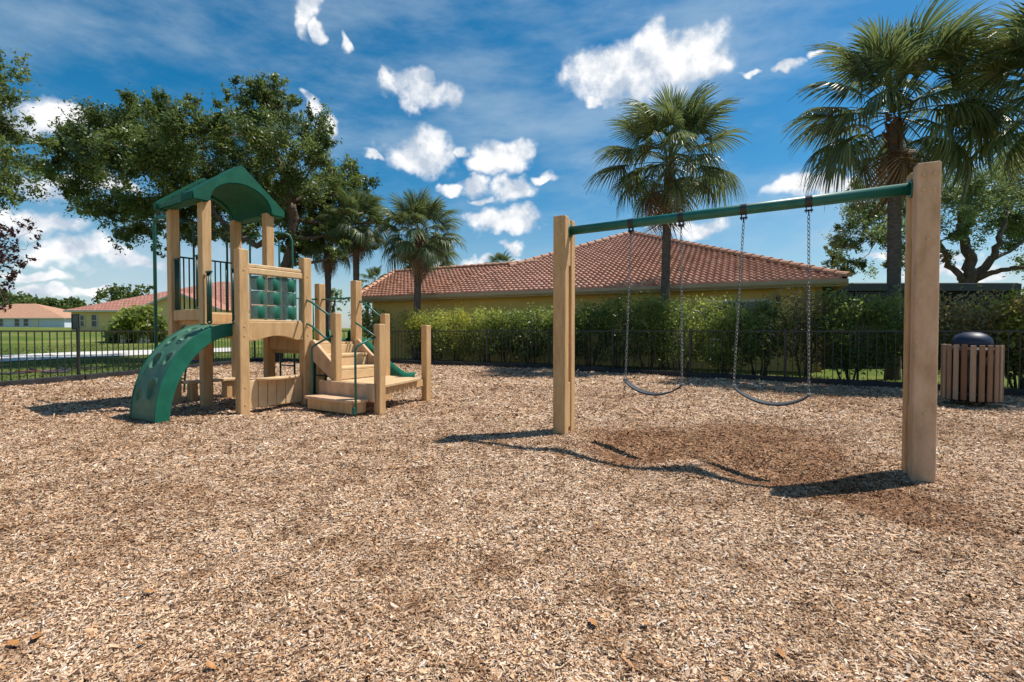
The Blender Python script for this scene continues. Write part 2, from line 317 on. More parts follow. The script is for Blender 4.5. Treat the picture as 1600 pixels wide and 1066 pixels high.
def wear_nodes(nt, N, L, pos, col):
    tot = None
    wn = N('ShaderNodeTexNoise'); wn.inputs['Scale'].default_value = 2.2; wn.inputs['Detail'].default_value = 6; L(pos, wn.inputs['Vector'])
    wm = N('ShaderNodeVectorMath'); wm.operation = 'MULTIPLY_ADD'; L(wn.outputs['Color'], wm.inputs[0]); wm.inputs[1].default_value = (1.3, 1.3, 0)
    ws = N('ShaderNodeVectorMath'); ws.operation = 'SUBTRACT'; L(pos, ws.inputs[0]); ws.inputs[1].default_value = (.65, .65, 0); L(ws.outputs[0], wm.inputs[2]); pos = wm.outputs[0]
    for (x, y, r) in SWING_WEAR:
        mp = N('ShaderNodeMapping'); mp.vector_type = 'TEXTURE'; mp.inputs['Location'].default_value = (x, y, 0); mp.inputs['Scale'].default_value = (r * 1.7, r * 1.5, 9); L(pos, mp.inputs[0])
        g = N('ShaderNodeTexGradient'); g.gradient_type = 'QUADRATIC_SPHERE'; L(mp.outputs[0], g.inputs[0])
        if tot is None: tot = g.outputs['Fac']
        else:
            a = N('ShaderNodeMath'); a.operation = 'MAXIMUM'; L(tot, a.inputs[0]); L(g.outputs['Fac'], a.inputs[1]); tot = a.outputs[0]
    mr = N('ShaderNodeMapRange'); L(tot, mr.inputs[0]); mr.inputs[1].default_value = .02; mr.inputs[2].default_value = .50; mr.inputs[4].default_value = .88; mr.interpolation_type = 'SMOOTHSTEP'
    mx = N('ShaderNodeMix'); mx.data_type = 'RGBA'; mx.blend_type = 'MULTIPLY'; L(mr.outputs[0], mx.inputs[0]); L(col, mx.inputs[6]); mx.inputs[7].default_value = (.58, .44, .33, 1)
    return mx.outputs[2]
def mat_mulch(chips):
    m, nt, b, N, L = new_mat('wood_chip' if chips else 'wood_chip_bed')
    tc = N('ShaderNodeTexCoord'); pos = tc.outputs['Object']
    if chips:
        at = N('ShaderNodeVertexColor'); at.layer_name = 'tint'; sp = N('ShaderNodeSeparateColor'); L(at.outputs[0], sp.inputs[0]); fac = sp.outputs[0]; hue = sp.outputs[1]
    else:
        mp = N('ShaderNodeMapping'); mp.inputs['Scale'].default_value = (1, 1.6, 1); mp.inputs['Rotation'].default_value = (0, 0, R(25)); L(pos, mp.inputs[0])
        vo = N('ShaderNodeTexVoronoi'); vo.inputs['Scale'].default_value = 48; L(mp.outputs[0], vo.inputs['Vector'])
        sp = N('ShaderNodeSeparateColor'); L(vo.outputs['Color'], sp.inputs[0]); fac = sp.outputs[0]; hue = sp.outputs[1]
        bp = N('ShaderNodeBump'); bp.inputs['Strength'].default_value = .9; bp.inputs['Distance'].default_value = .02; L(fac, bp.inputs['Height']); L(bp.outputs[0], b.inputs['Normal'])
    col = wear_nodes(nt, N, L, pos, mulch_tone(nt, N, L, fac, pos, hue))
    L(col, b.inputs['Base Color']); b.inputs['Roughness'].default_value = .82; b.inputs['Specular IOR Level'].default_value = .25; return m
M['chips'] = mat_mulch(True); M['bed'] = mat_mulch(False)

# ------------------------------------------------------------------ ground
def sstep(a, b, x): t = np.clip((x - a) / (b - a), 0, 1); return t * t * (3 - 2 * t)
def terrain(x, y):
    """the lawn to the left rises gently towards the far houses"""
    x = np.asarray(x, float); y = np.asarray(y, float); r = np.hypot(x, y)
    return -.02 + (1.15 * sstep(24, 62, r) + .75 * sstep(62, 125, r)) * sstep(-9, -17, x)
def mulch_z(x, y):
    x = np.asarray(x, float); y = np.asarray(y, float)
    z = .022 + .012 * np.sin(1.7 * x + .5) * np.sin(1.3 * y + 1) + .007 * np.sin(3.9 * x + 1.9 * y) + .005 * np.sin(6.1 * y - 2.3 * x + 2)
    for (cx, cy, d, s) in ((1.36, 5.02, .125, .17), (2.28, 4.42, .13, .17), (.50, 4.80, -.05, .07), (1.60, 4.20, -.08, .055), (1.08, 4.50, .03, .04), (2.05, 3.98, .03, .05), (1.75, 5.6, .02, .4), (2.6, 5.0, .02, .4)):
        z = z - d * np.exp(-((x - cx) ** 2 + (y - cy) ** 2) / s)
    return z
def ground_at(u, v):
    d = pix_dir(u, v); t = 1.0
    for k in range(4000):
        p = Vector((0, 0, CAM_H)) + d * t
        if p.z <= float(terrain(p.x, p.y)): return p
        t *= 1.003
    return p
def at(u, v, Y):   # the point seen at a pixel, Y metres ahead
    d = pix_dir(u, v); return Vector((0, 0, CAM_H)) + d * (Y / d.y)
FENCE = [(-12.2, 4.6), (-10.85, 12.0), (-10.3, 19.2), (-5.0, 18.55), (1.2, 15.6), (8.4, 10.25), (12.6, 6.2)]
BED = FENCE + [(13.5, -5), (-13.0, -5)]
def in_poly(x, y, poly):
    ins = np.zeros(x.shape, bool); n = len(poly)
    for k in range(n):
        (x1, y1), (x2, y2) = poly[k], poly[(k + 1) % n]
        cnd = ((y1 > y) != (y2 > y)); xi = (x2 - x1) * (y - y1) / (y2 - y1 + 1e-12) + x1
        ins ^= cnd & (x < xi)
    return ins
def make_ground():
    na, rad = 200, np.concatenate([[0], np.geomspace(1.5, 2500, 90)])
    th = np.linspace(0, 2 * np.pi, na, endpoint=False)
    X = np.outer(rad, np.cos(th)); Y = np.outer(rad, np.sin(th)) + 5
    Z = terrain(X, Y); k = .96; Z = np.where(in_poly(.5 + (X - .5) / k, 6 + (Y - 6) / k, BED), -.30, Z)   # dug out under the chips
    V = np.stack([X, Y, Z], -1).reshape(-1, 3)
    i, j = np.meshgrid(np.arange(len(rad) - 1), np.arange(na), indexing='ij'); j2 = (j + 1) % na
    Q = np.stack([i * na + j, (i + 1) * na + j, (i + 1) * na + j2, i * na + j2], -1).reshape(-1, 4)
    tag(link('ground', np_mesh('ground', V, Q, smooth=True), M['lawn']), 'green and straw coloured lawn around the playground', 'ground', kind='structure')
    # the playground bed inside the border
    P = []
    for k in range(len(BED)):
        a, b = Vector(BED[k]), Vector(BED[(k + 1) % len(BED)]); n = max(2, int((b - a).length / .25))
        P += [a.lerp(b, q / n) for q in range(n)]
    P = np.array([tuple(p) for p in P]); c = np.array((0.5, 6.0)); nr = 90
    t = np.linspace(0, 1, nr)[:, None, None]; XY = c + (P[None] - c) * t
    V = np.concatenate([XY, mulch_z(XY[..., 0], XY[..., 1])[..., None]], -1).reshape(-1, 3); m = len(P)
    i, j = np.meshgrid(np.arange(nr - 1), np.arange(m), indexing='ij'); j2 = (j + 1) % m
    Q = np.stack([i * m + j, i * m + j2, (i + 1) * m + j2, (i + 1) * m + j], -1).reshape(-1, 4)
    tag(link('playground_bed', np_mesh('playground_bed', V, Q, smooth=True), M['bed']), 'brown wood chip surface of the playground', 'ground', kind='structure')
make_ground()
def make_chips():
    Vs, Fs, Cs, n0 = [], [], [], 0
    for (ya, yb, dens, ls, fold) in ((1.0, 2.7, 18000, .56, True), (2.7, 4.2, 10500, .64, False), (4.2, 6.6, 5400, .80, False), (6.6, 10.5, 1700, 1.2, False), (10.5, 19, 380, 1.9, False)):
        area = (yb - ya) * (2 * (1.12 * yb + .7)); n = int(area * dens)
        y = RNG.uniform(ya, yb, n); x = RNG.uniform(-1, 1, n) * (1.12 * yb + .7)
        k = (np.abs(x) < 1.12 * y + .7) & in_poly(x, y, BED); x, y = x[k], y[k]; n = len(x)
        big = RNG.random(n) < .06     # a few long splinters and bark flakes among the fines
        ln = .027 * ls * np.exp(RNG.normal(0, .50, n)) * np.where(big, 1.9, 1); wd = .0095 * ls * np.exp(RNG.normal(0, .45, n)) * np.where(big, 1.2, 1); wd = np.minimum(wd, ln * .8)
        yaw = RNG.uniform(0, 2 * np.pi, n); pt = RNG.normal(0, .32, n); rl = RNG.normal(0, .42, n)
        ux = np.stack([np.cos(yaw) * np.cos(pt), np.sin(yaw) * np.cos(pt), np.sin(pt)], -1)
        s = np.stack([-np.sin(yaw), np.cos(yaw), np.zeros(n)], -1); nz = np.cross(ux, s)
        uy = s * np.cos(rl)[:, None] + nz * np.sin(rl)[:, None]; uz = np.cross(ux, uy)
        z = mulch_z(x, y) + RNG.uniform(-.001, .013, n) * ls; C = np.stack([x, y, z], -1)
        def corner(sx, sy, sz):
            jx = 1 + RNG.uniform(-.4, .2, n); jy = 1 + RNG.uniform(-.6, .25, n)
            return C + ux * (sx * .5 * ln * jx)[:, None] + uy * (sy * .5 * wd * jy)[:, None] + uz * (sz * wd)[:, None]
        jit = lambda: RNG.uniform(-.12, .12, n)
        if fold:
            V = np.stack([corner(-1, -1, jit()), corner(1, -1, jit()), corner(1, 0, .22 + jit()), corner(1, 1, jit()), corner(-1, 1, jit()), corner(-1, 0, .22 + jit())], 1)
            f = np.array([(0, 1, 2, 5), (5, 2, 3, 4)])
        else: V = np.stack([corner(-1, -1, jit()), corner(1, -1, jit()), corner(1, 1, jit()), corner(-1, 1, jit())], 1); f = np.array([(0, 1, 2, 3)])
        kv = V.shape[1]
        Fq = (np.arange(n)[:, None, None] * kv + f[None]).reshape(-1, 4) + n0
        c = np.clip(RNG.normal(.50, .25, n), 0, 1); dk = RNG.random(n) < .15; c[dk] *= .2
        hue = RNG.random(n); g = np.stack([c, hue, np.zeros(n)], -1)
        Vs.append(V.reshape(-1, 3)); Fs.append(Fq); Cs.append(np.repeat(g, kv, 0)); n0 += n * kv
    me = np_mesh('wood_chips', np.concatenate(Vs), np.concatenate(Fs), np.concatenate(Cs))
    tag(link('wood_chips', me, M['chips']), 'loose tan and brown wood chips covering the playground', 'wood chips', kind='stuff')
make_chips()
def strip_on_ground(name, near, far, mat, lift, label, cat):
    A = [ground_at(*p) for p in near]; B = [ground_at(*p) for p in far]; n = 10; V = []; 
    for k in range(len(A) - 1):
        for q in range(n + (k == len(A) - 2)):
            a = A[k].lerp(A[k + 1], q / n); b = B[k].lerp(B[k + 1], q / n)
            for r_ in range(7):
                p = a.lerp(b, r_ / 6); V.append((p.x, p.y, float(terrain(p.x, p.y)) + lift))
    m = len(V) // 7; Q = [(i * 7 + j, (i + 1) * 7 + j, (i + 1) * 7 + j + 1, i * 7 + j + 1) for i in range(m - 1) for j in range(6)]
    tag(link(name, np_mesh(name, V, Q, smooth=True), mat), label, cat, kind='structure')
strip_on_ground('path', [(-160, 577), (0, 566.5), (120, 560), (240, 555), (380, 549.5)], [(-160, 564), (0, 556), (120, 551), (240, 547.5), (380, 543.5)], M['concrete'], .03, 'pale concrete path crossing the lawn beyond the fence', 'path')
def grass_tufts():
    n = 70000; y = RNG.uniform(8, 30, n); x = RNG.uniform(-27, 12, n)
    hd = np.interp(x, [-5.0, 1.2, 8.4, 12.6], [18.55, 15.6, 10.25, 6.2])
    PB = [tuple(ground_at(*q)[:2]) for q in ((-160, 578), (0, 567.5), (120, 561), (240, 556), (380, 550), (380, 543), (240, 547), (120, 550), (0, 555), (-160, 563))]
    out = ~in_poly(x, y, BED) & ~in_poly(x, y, PB) & ((x < -9) | (y < hd + 3.2)); x, y = x[out], y[out]; n = len(x)
    h = RNG.uniform(.03, .085, n); a = RNG.uniform(0, 6.28, n); wv = .012 + .01 * RNG.random(n); z = terrain(x, y)
    B = np.stack([x, y, z], -1); s = np.stack([np.cos(a), np.sin(a), 0 * a], -1) * wv[:, None]; t = np.stack([RNG.normal(0, .04, n), RNG.normal(0, .04, n), h], -1)
    V = np.stack([B - s, B + s, B + t], 1).reshape(-1, 3); c = np.repeat(RNG.random(n), 3)
    tag(link('grass', np_mesh('grass', V, np.arange(3 * n).reshape(-1, 3), np.repeat(c[:, None], 3, 1)), M['grass_blade']), 'short grass growing beyond the playground fence', 'grass', kind='stuff')
grass_tufts()

# ------------------------------------------------------------------ playground border and fence
def oriented(a, b):
    a, b = Vector(a), Vector(b); d = b - a; return d.length, math.atan2(d.y, d.x)
FENCE_LABELS = ['black metal picket fence on the left in front of the open lawn', 'black metal picket fence across the back left corner behind the play structure',
                'black metal picket fence in front of the hedge, left of the swings', 'black metal picket fence on the right behind the swings and the litter bin']
def make_fence():
    H = 1.27
    pk = MB().box(-.0085, .0085, -.0085, .0085, .10, H - .02).mesh('picket'); pk.materials.append(M['black_metal'])
    post = MB().box(-.026, .026, -.026, .026, -.1, H + .03).add([(-.030, -.030, H + .03), (.030, -.030, H + .03), (.030, .030, H + .03), (-.030, .030, H + .03), (0, 0, H + .05)], [(0, 1, 4), (1, 2, 4), (2, 3, 4), (3, 0, 4), (3, 2, 1, 0)]).mesh('post'); post.materials.append(M['black_metal'])
    rail = MB().box(0, 1, -.014, .014, -.018, .018).mesh('rail'); rail.materials.append(M['black_metal'])
    runs = [(FENCE[0:3], 0), (FENCE[2:4], 1), (FENCE[3:5], 2), (FENCE[4:7], 3)]
    for pts, li in runs:
        root = tag(empty('picket_fence', (*pts[0], 0)), FENCE_LABELS[li], 'fence', 'fence around the playground'); o = Vector(pts[0])
        for k in range(len(pts) - 1):
            a, b = Vector(pts[k]), Vector(pts[k + 1]); L_, rz = oriented(a, b)
            if li in (2, 3) or (li == 0 and k == 1) or li == 1 or True:
                nb = max(1, round(L_ / 2.42))
            for q in range(nb):
                p = a.lerp(b, q / nb) - o; bl = L_ / nb; e = (b - a).normalized()
                if not (li > 0 and k == 0 and q == 0): link('post', post, None, root, (p.x, p.y, 0), (0, 0, rz))
                for z in (.13, H - .03): link('rail', rail, None, root, (p.x, p.y, z), (0, 0, rz), (bl, 1, 1))
                npk = int(bl / .152)
                for i in range(1, npk):
                    c = p + e * (bl * i / npk); link('picket', pk, None, root, (c.x, c.y, 0), (0, 0, rz))
        p = Vector(pts[-1]) - o; link('post', post, None, root, (p.x, p.y, 0), (0, 0, rz))
    # black timbers that hold the chips
    for li, k in enumerate(range(len(FENCE) - 1)):
        a, b = Vector(FENCE[k]), Vector(FENCE[k + 1]); L_, rz = oriented(a, b)
        c = Vector((0.5, 6)); nrm = Vector((-(b - a).y, (b - a).x)).normalized()
        if (c - a).dot(nrm) < 0: nrm = -nrm
        root = tag(empty('border_timber', (a.x + nrm.x * .12, a.y + nrm.y * .12, 0), rz),
                   ['dark timber edging at the far left edge of the wood chips', 'dark timber edging along the left fence beside the lawn', 'dark timber edging along the back left fence behind the slide',
                    'dark timber edging below the fence between play structure and swings', 'dark timber edging behind the swings', 'dark timber edging at the right behind the litter bin'][li], 'edging', 'edging of the wood chip area')
        n = max(1, round(L_ / 2.4)); seg = L_ / n
        sm = MB().box(.004, seg - .004, -.07, .07, -.06, .155).mesh('timber', .012, 2); sm.materials.append(M['border'])
        for q in range(n): link('timber', sm, None, root, (q * seg, 0, random.uniform(-.012, .012)), (0, random.uniform(-.004, .004), 0))
make_fence()

# ------------------------------------------------------------------ the large house behind the hedge
def tile_slope(acc, O, ex, es, nrm, bounds, H, rng, tw=.21, th=.29):
    """barrel tiles laid in courses on a slope; bounds(y) gives the left and right ends of the course"""
    V, Fq, C = acc; prof = [(0, .0), (.022, .034), (.070, .05), (.118, .034), (.14, 0), (.21, -.004)]
    rows = int(H / th) + 1
    for j in range(rows):
        y0 = j * th; y1 = min(y0 + th * 1.12, H); yc = min(y0 + th * .5, H)
        if y0 >= H: break
        xl, xr = bounds(yc)
        i0 = int(math.floor(xl / tw)); i1 = int(math.ceil(xr / tw))
        for i in range(i0, i1):
            x0 = i * tw
            if x0 + tw < xl + .05 or x0 > xr - .05: continue
            n0 = len(V); c = min(1, max(0, rng.gauss(.5, .13))); dz = rng.uniform(-.006, .006)
            for (yy, lift, sc) in ((y0, .080, 1), (y0, -.01, .0), (y1, .004, 1)):
                for (px, pz) in prof:
                    x = min(max(x0 + px, xl), xr)
                    V.append(O + ex * x + es * yy + nrm * (pz * (1 if sc else .15) + lift + dz)); C.append(c)
            for k in range(5):
                Fq.append((n0 + k, n0 + k + 1, n0 + 12 + k + 1, n0 + 12 + k)); Fq.append((n0 + 6 + k, n0 + 7 + k, n0 + k + 1, n0 + k))
def ridge_row(parent, a, b, me, step=.40):
    d = b - a; n = max(1, int(d.length / step)); q = d.to_track_quat('X', 'Z')
    for i in range(n):
        o = link('ridge_tile', me, None, parent, a + d * (i / n)); o.rotation_euler = q.to_euler()
def make_house():
    rng = random.Random(5)
    e = Vector((.9, -.436, 0)).normalized(); n = Vector((.436, .9, 0)).normalized(); ZE = 2.75; PITCHR = .43
    Rc = Vector((9.7, 13.9, ZE)); D = 7.9
    root = tag(empty('tile_roof_house', (Rc.x, Rc.y, 0)), 'yellow stucco house with red barrel tile hip roof behind the hedge', 'house')
    o = Vector((Rc.x, Rc.y, 0))
    def rel(p): return p - o
    apex = Rc - e * D + n * D + Vector((0, 0, D * PITCHR))
    LF = Rc - e * 2 * D; RB = Rc + n * 2 * D; LB = LF + n * 2 * D
    acc = ([], [], [])
    def tri(a, b, top):   # one hip face
        ex = (b - a).normalized(); mid = (a + b) / 2; es = (top - mid).normalized(); H = (top - mid).length; nr = ex.cross(es).normalized(); W = (b - a).length
        tile_slope(acc, rel(a), ex, es, nr, lambda y: (W / 2 * y / H, W - W / 2 * y / H), H, rng)
    tri(LF, Rc, apex); tri(Rc, RB, apex); tri(LB, LF, apex)
    # the lower wing on the left
    rz = 4.35; dd = 3.8; wl = Vector((-7.2, 22.08, ZE)); wr = LF + e * 4.6; rl = Vector((-6.36, 25.95, rz)); rr = wr + n * dd; rr.z = rz
    ex = (wr - wl).normalized(); foot = wl + ex * (rl - wl).dot(ex); es = (rl - foot).normalized(); H = (rl - foot).length; off = (rl - wl).dot(ex); W = (wr - wl).length
    tile_slope(acc, rel(wl), ex, es, ex.cross(es).normalized(), lambda y: (off * y / H, W), H, rng)
    wbl = rl + (rl - wl); wbl.z = ZE; wbl.x = -5.2
    V, Fq, C = acc
    c = np.array(C)[:, None].repeat(3, 1)
    roof = MB()
    for quad in ((LF, Rc, apex), (Rc, RB, apex), (LB, LF, apex), (RB, LB, apex)):
        roof.add([rel(p) - Vector((0, 0, .03)) for p in quad], [(0, 1, 2)])
    roof.add([rel(p) - Vector((0, 0, .03)) for p in (wl, wr, rr, rl)], [(0, 1, 2, 3)])
    roof.add([rel(p) - Vector((0, 0, .03)) for p in (wbl, wl, rl)], [(0, 1, 2)])
    roof.add([rel(p) - Vector((0, 0, .03)) for p in (wbl, rl, rr, rr + n * dd + Vector((0, 0, ZE - rz)))], [(0, 1, 2, 3)])
    ro = roof.build('roof', M['ridge'], root)
    tm = np_mesh('roof_tiles', np.array([tuple(p) for p in V]), Fq, c, smooth=False)
    tag(link('roof_tiles', tm, M['tile'], ro), kind='stuff')
    # ridge and hip caps, each one a piece
    cap = MB(); k = 7; vs_ = []; fs_ = []
    for (x, r) in ((-.02, .15), (.42, .13)):
        for q in range(k): a = math.pi * q / (k - 1); vs_.append((x, r * math.cos(a), r * math.sin(a) * .95 - .01 + (.03 if x < 0 else 0)))
    for q in range(k - 1): fs_.append((q, k + q, k + q + 1, q + 1))
    fs_ += [tuple(range(k)), tuple(range(k, 2 * k))[::-1]]
    cm = cap.add(vs_, fs_, False).mesh('ridge_tile'); cm.materials.append(M['ridge'])
    up = Vector((0, 0, .045))
    ridge_row(ro, rel(Rc) + up, rel(apex) + up, cm); ridge_row(ro, rel(LF.lerp(apex, .42)) + up, rel(apex) + up, cm)
    ridge_row(ro, rel(rl) + up, rel(rr) + up, cm); ridge_row(ro, rel(wl) + up, rel(rl) + up, cm)
    # walls, soffit, gutter
    s = .55
    w0 = Rc - e * s + n * s; w1 = LF + n * s
    def wall_quad(name, a, b, mat, z0=-.1, z1=ZE - .08, th=.2):
        d = (b - a); L_ = d.length; rzz = math.atan2(d.y, d.x)
        return MB().box(0, L_, 0, th, z0, z1).build(name, mat, root, loc=(a.x - o.x, a.y - o.y, 0), rot=(0, 0, rzz))
    wall_quad('wall', wl + ex * s + n * s, w1 + e * 2, M['stucco']); wall_quad('wall', w1 + e * 2.01, w0, M['stucco'])
    wall_quad('wall', w0, RB - e * s - n * s, M['stucco']); wall_quad('wall', wbl, wl + ex * s + n * s, M['stucco'])
    for (a, b, f) in ((wl, LF + e * 1.6, ex), (LF + e * 1.61, Rc, e)):
        d = b - a; L_ = d.length; rzz = math.atan2(d.y, d.x); loc = (a.x - o.x, a.y - o.y, 0)
        MB().box(0, L_, .0, .6, ZE - .16, ZE - .11).build('soffit', M['trim'], root, loc=loc, rot=(0, 0, rzz))
        MB().box(0, L_, -.02, .02, ZE - .19, ZE + .01).build('fascia', M['trim'], root, loc=loc, rot=(0, 0, rzz))
        MB().prism([(-.13, ZE - .0), (-.135, ZE - .09), (-.10, ZE - .14), (-.025, ZE - .14), (-.025, ZE - .12), (-.09, ZE - .12), (-.118, ZE - .08), (-.115, ZE)], 'x', 0, L_).build('gutter', M['trim'], root, loc=loc, rot=(0, 0, rzz))
    # right side fascia
    d = RB - Rc; loc = (0, 0, 0); rzz = math.atan2(d.y, d.x)
    MB().box(0.0, d.length, -.02, .02, ZE - .19, ZE + .01).build('fascia', M['trim'], root, loc=loc, rot=(0, 0, rzz))
    # window and wall lamp
    c = w0.lerp(w1, .155); rzz = math.atan2(e.y, e.x)
    win = MB().box(-.95, .95, -.05, .0, 1.0, 2.18).build('window', M['pane'], root, loc=(c.x - o.x, c.y - o.y, 0), rot=(0, 0, rzz))
    fr = MB()
    for (a, b, z0, z1) in ((-1.02, -.94, .94, 2.25), (.94, 1.02, .94, 2.25), (-.93, .93, .94, 1.0), (-.93, .93, 2.18, 2.25), (-.03, .03, 1.0, 2.18)): fr.box(a, b, -.08, -.01, z0, z1)
    fr.build('frame', M['white_trim'], win)
    c = w0.lerp(w1, .078); lp = MB().box(-.05, .05, -.03, 0, 2.13, 2.33).prism([(-.07, 2.30), (.07, 2.30), (.02, 2.38), (-.02, 2.38)], 'y', -.2, -.06).box(-.05, .05, -.18, -.08, 2.08, 2.30)
    lp.build('wall_lamp', M['black_metal'], root, .006, loc=(c.x - o.x, c.y - o.y, 0), rot=(0, 0, rzz))
    dp = w0 - n * .06; MB().box(-.45, -.39, -.07, -.01, 0, 2.6).build('downpipe', M['trim'], root, loc=(w0.x - o.x, w0.y - o.y, 0), rot=(0, 0, rzz))
make_house()
def screen_room():
    root = tag(empty('screen_enclosure', (10.22, 16.3, 0)), 'black framed screened patio with flat top right of the tiled house', 'patio enclosure')
    MB().box(0, 7.0, -.05, .05, 2.60, 2.85).build('roof_beam', M['black_metal'], root, .005)
    MB().box(0, 7.0, .06, 3.5, 2.84, 2.88).build('roof_panel', M['black_metal'], root)
    for i in range(6): MB().box(-.03, .03, -.03, .03, 0, 2.6).build('post', M['black_metal'], root, loc=(.03 + i * 1.388, 0, 0))
    for i in range(5): MB().box(.03, 1.358, -.004, .004, .05, 2.6).build('screen_panel', M['screen'], root, loc=(.03 + i * 1.388, 0, 0))
    MB().box(6.9, 7.0, .06, 3.5, 0, 2.84).build('side_wall', M['black_metal'], root)
screen_room()

# ------------------------------------------------------------------ far houses on the left
def uv_planar(me):
    uv = me.uv_layers.new(name='UVMap')
    for p in me.polygons:
        nrm = p.normal; t = Vector((0, 0, 1)).cross(nrm)
        t = t.normalized() if t.length > 1e-4 else Vector((1, 0, 0)); b = nrm.cross(t)
        for li in p.loop_indices:
            co = me.vertices[me.loops[li].vertex_index].co; uv.data[li].uv = (co.dot(t), co.dot(b))
def roof_faces(name, faces, mat, root):
    mb = MB()
    for f in faces: mb.add(f, [tuple(range(len(f)))])
    me = mb.mesh(name); uv_planar(me); return link(name, me, mat, root)
def window_on(root, x, z0, z1, wd, y, frame, cross=True):
    wi = MB().box(x - wd / 2, x + wd / 2, y - .06, y - .02, z0, z1).build('window', M['pane'], root)
    f = MB().box(x - wd / 2 - .09, x - wd / 2, y - .1, y, z0 - .09, z1 + .09).box(x + wd / 2, x + wd / 2 + .09, y - .1, y, z0 - .09, z1 + .09)
    f.box(x - wd / 2, x + wd / 2, y - .1, y, z0 - .09, z0).box(x - wd / 2, x + wd / 2, y - .1, y, z1, z1 + .09)
    if cross: f.box(x - wd / 2, x + wd / 2, y - .09, y - .055, (z0 + z1) / 2 - .035, (z0 + z1) / 2 + .035)
    f.build('frame', frame, wi)
def left_house():
    # yellow house with a hip roof and a gable turned to the playground
    p0 = ground_at(116, 518.5); Y = 58.0; k = Y / F; gz = float(terrain((120 - 800) * k, Y))
    def X(u): return (u - U0) * k
    def Z(v): return CAM_H + (517 - v) * k
    x0, x1 = X(112), X(372); ze = Z(485)
    root = tag(empty('yellow_house', (x0, Y, gz)), 'pale yellow house with pinkish tile roof beyond the left lawn', 'house')
    zl = ze - gz; Wd = x1 - x0; dp = 12.0; ov = .5; rise = Z(437) - ze + .35
    MB().box(0, Wd, 0, dp, -.6, zl).build('wall', M['stucco_l'], root)
    a, b, c, d = Vector((-ov, -ov, zl)), Vector((Wd + ov, -ov, zl)), Vector((Wd + ov, dp + ov, zl)), Vector((-ov, dp + ov, zl))
    h = (dp + 2 * ov) / 2; r0 = Vector((14.2, dp / 2, zl + rise)); r1 = Vector((Wd - 4.5, dp / 2, zl + rise))
    ro = roof_faces('roof', [(a, b, r1, r0), (b, c, r1), (c, d, r0, r1), (d, a, r0)], M['far_tile'], root)
    MB().box(-ov, Wd + ov, -ov, -ov + .06, zl - .22, zl + .0).build('fascia', M['white_trim'], root)
    MB().box(-ov, -ov + .06, -ov + .07, dp + ov, zl - .22, zl).build('fascia', M['white_trim'], root)
    MB().box(-ov + .08, Wd + ov, -ov + .07, -.01, zl - .16, zl - .12).build('soffit', M['white_trim'], root)
    # gable wing
    g0, g1, gd = X(243) - x0, X(366) - x0, -2.6; gm = (g0 + g1) / 2; gr = (g1 - g0) / 2 * .40
    MB().add([(g0, gd, -.6), (g1, gd, -.6), (g1, gd, zl), (gm, gd, zl + gr), (g0, gd, zl), (g0, 0, -.6), (g1, 0, -.6), (g1, 0, zl), (gm, 0, zl + gr), (g0, 0, zl)],
             [(0, 1, 2, 3, 4), (1, 6, 7, 2), (5, 0, 4, 9), (2, 7, 8, 3), (3, 8, 9, 4)]).build('gable_wall', M['stucco_l'], root)
    o = .45; s = .40; yb = 5.2
    roof_faces('gable_roof', [(Vector((g0 - o, gd - o, zl - o * s + .1)), Vector((gm, gd - o, zl + gr + .1)), Vector((gm, yb, zl + gr + .1)), Vector((g0 - o, yb, zl - o * s + .1))),
                              (Vector((gm, gd - o, zl + gr + .1)), Vector((g1 + o, gd - o, zl - o * s + .1)), Vector((g1 + o, yb, zl - o * s + .1)), Vector((gm, yb, zl + gr + .1)))], M['far_tile'], root)
    t = .24
    MB().add([(g0 - o, gd - o - .02, zl - o * s + .09), (gm, gd - o - .02, zl + gr + .09), (g1 + o, gd - o - .02, zl - o * s + .09), (g1 + o, gd - o - .02, zl - o * s + .09 - t), (gm, gd - o - .02, zl + gr + .09 - t), (g0 - o, gd - o - .02, zl - o * s + .09 - t)],
             [(0, 5, 4, 1), (1, 4, 3, 2)]).build('rake_board', M['white_trim'], root)
    window_on(root, X(129.8) - x0, Z(510) - gz, Z(493) - gz, .42, -.002, M['white_trim'])
    window_on(root, X(148.5) - x0, Z(510.5) - gz, Z(492) - gz, .62, -.002, M['white_trim'])
    window_on(root, X(119) - x0, Z(513) - gz, Z(492.5) - gz, .75, -.002, M['black_metal'], False)
    window_on(root, gm, zl - 1.9, zl - .6, 1.6, gd - .002, M['white_trim'])
left_house()
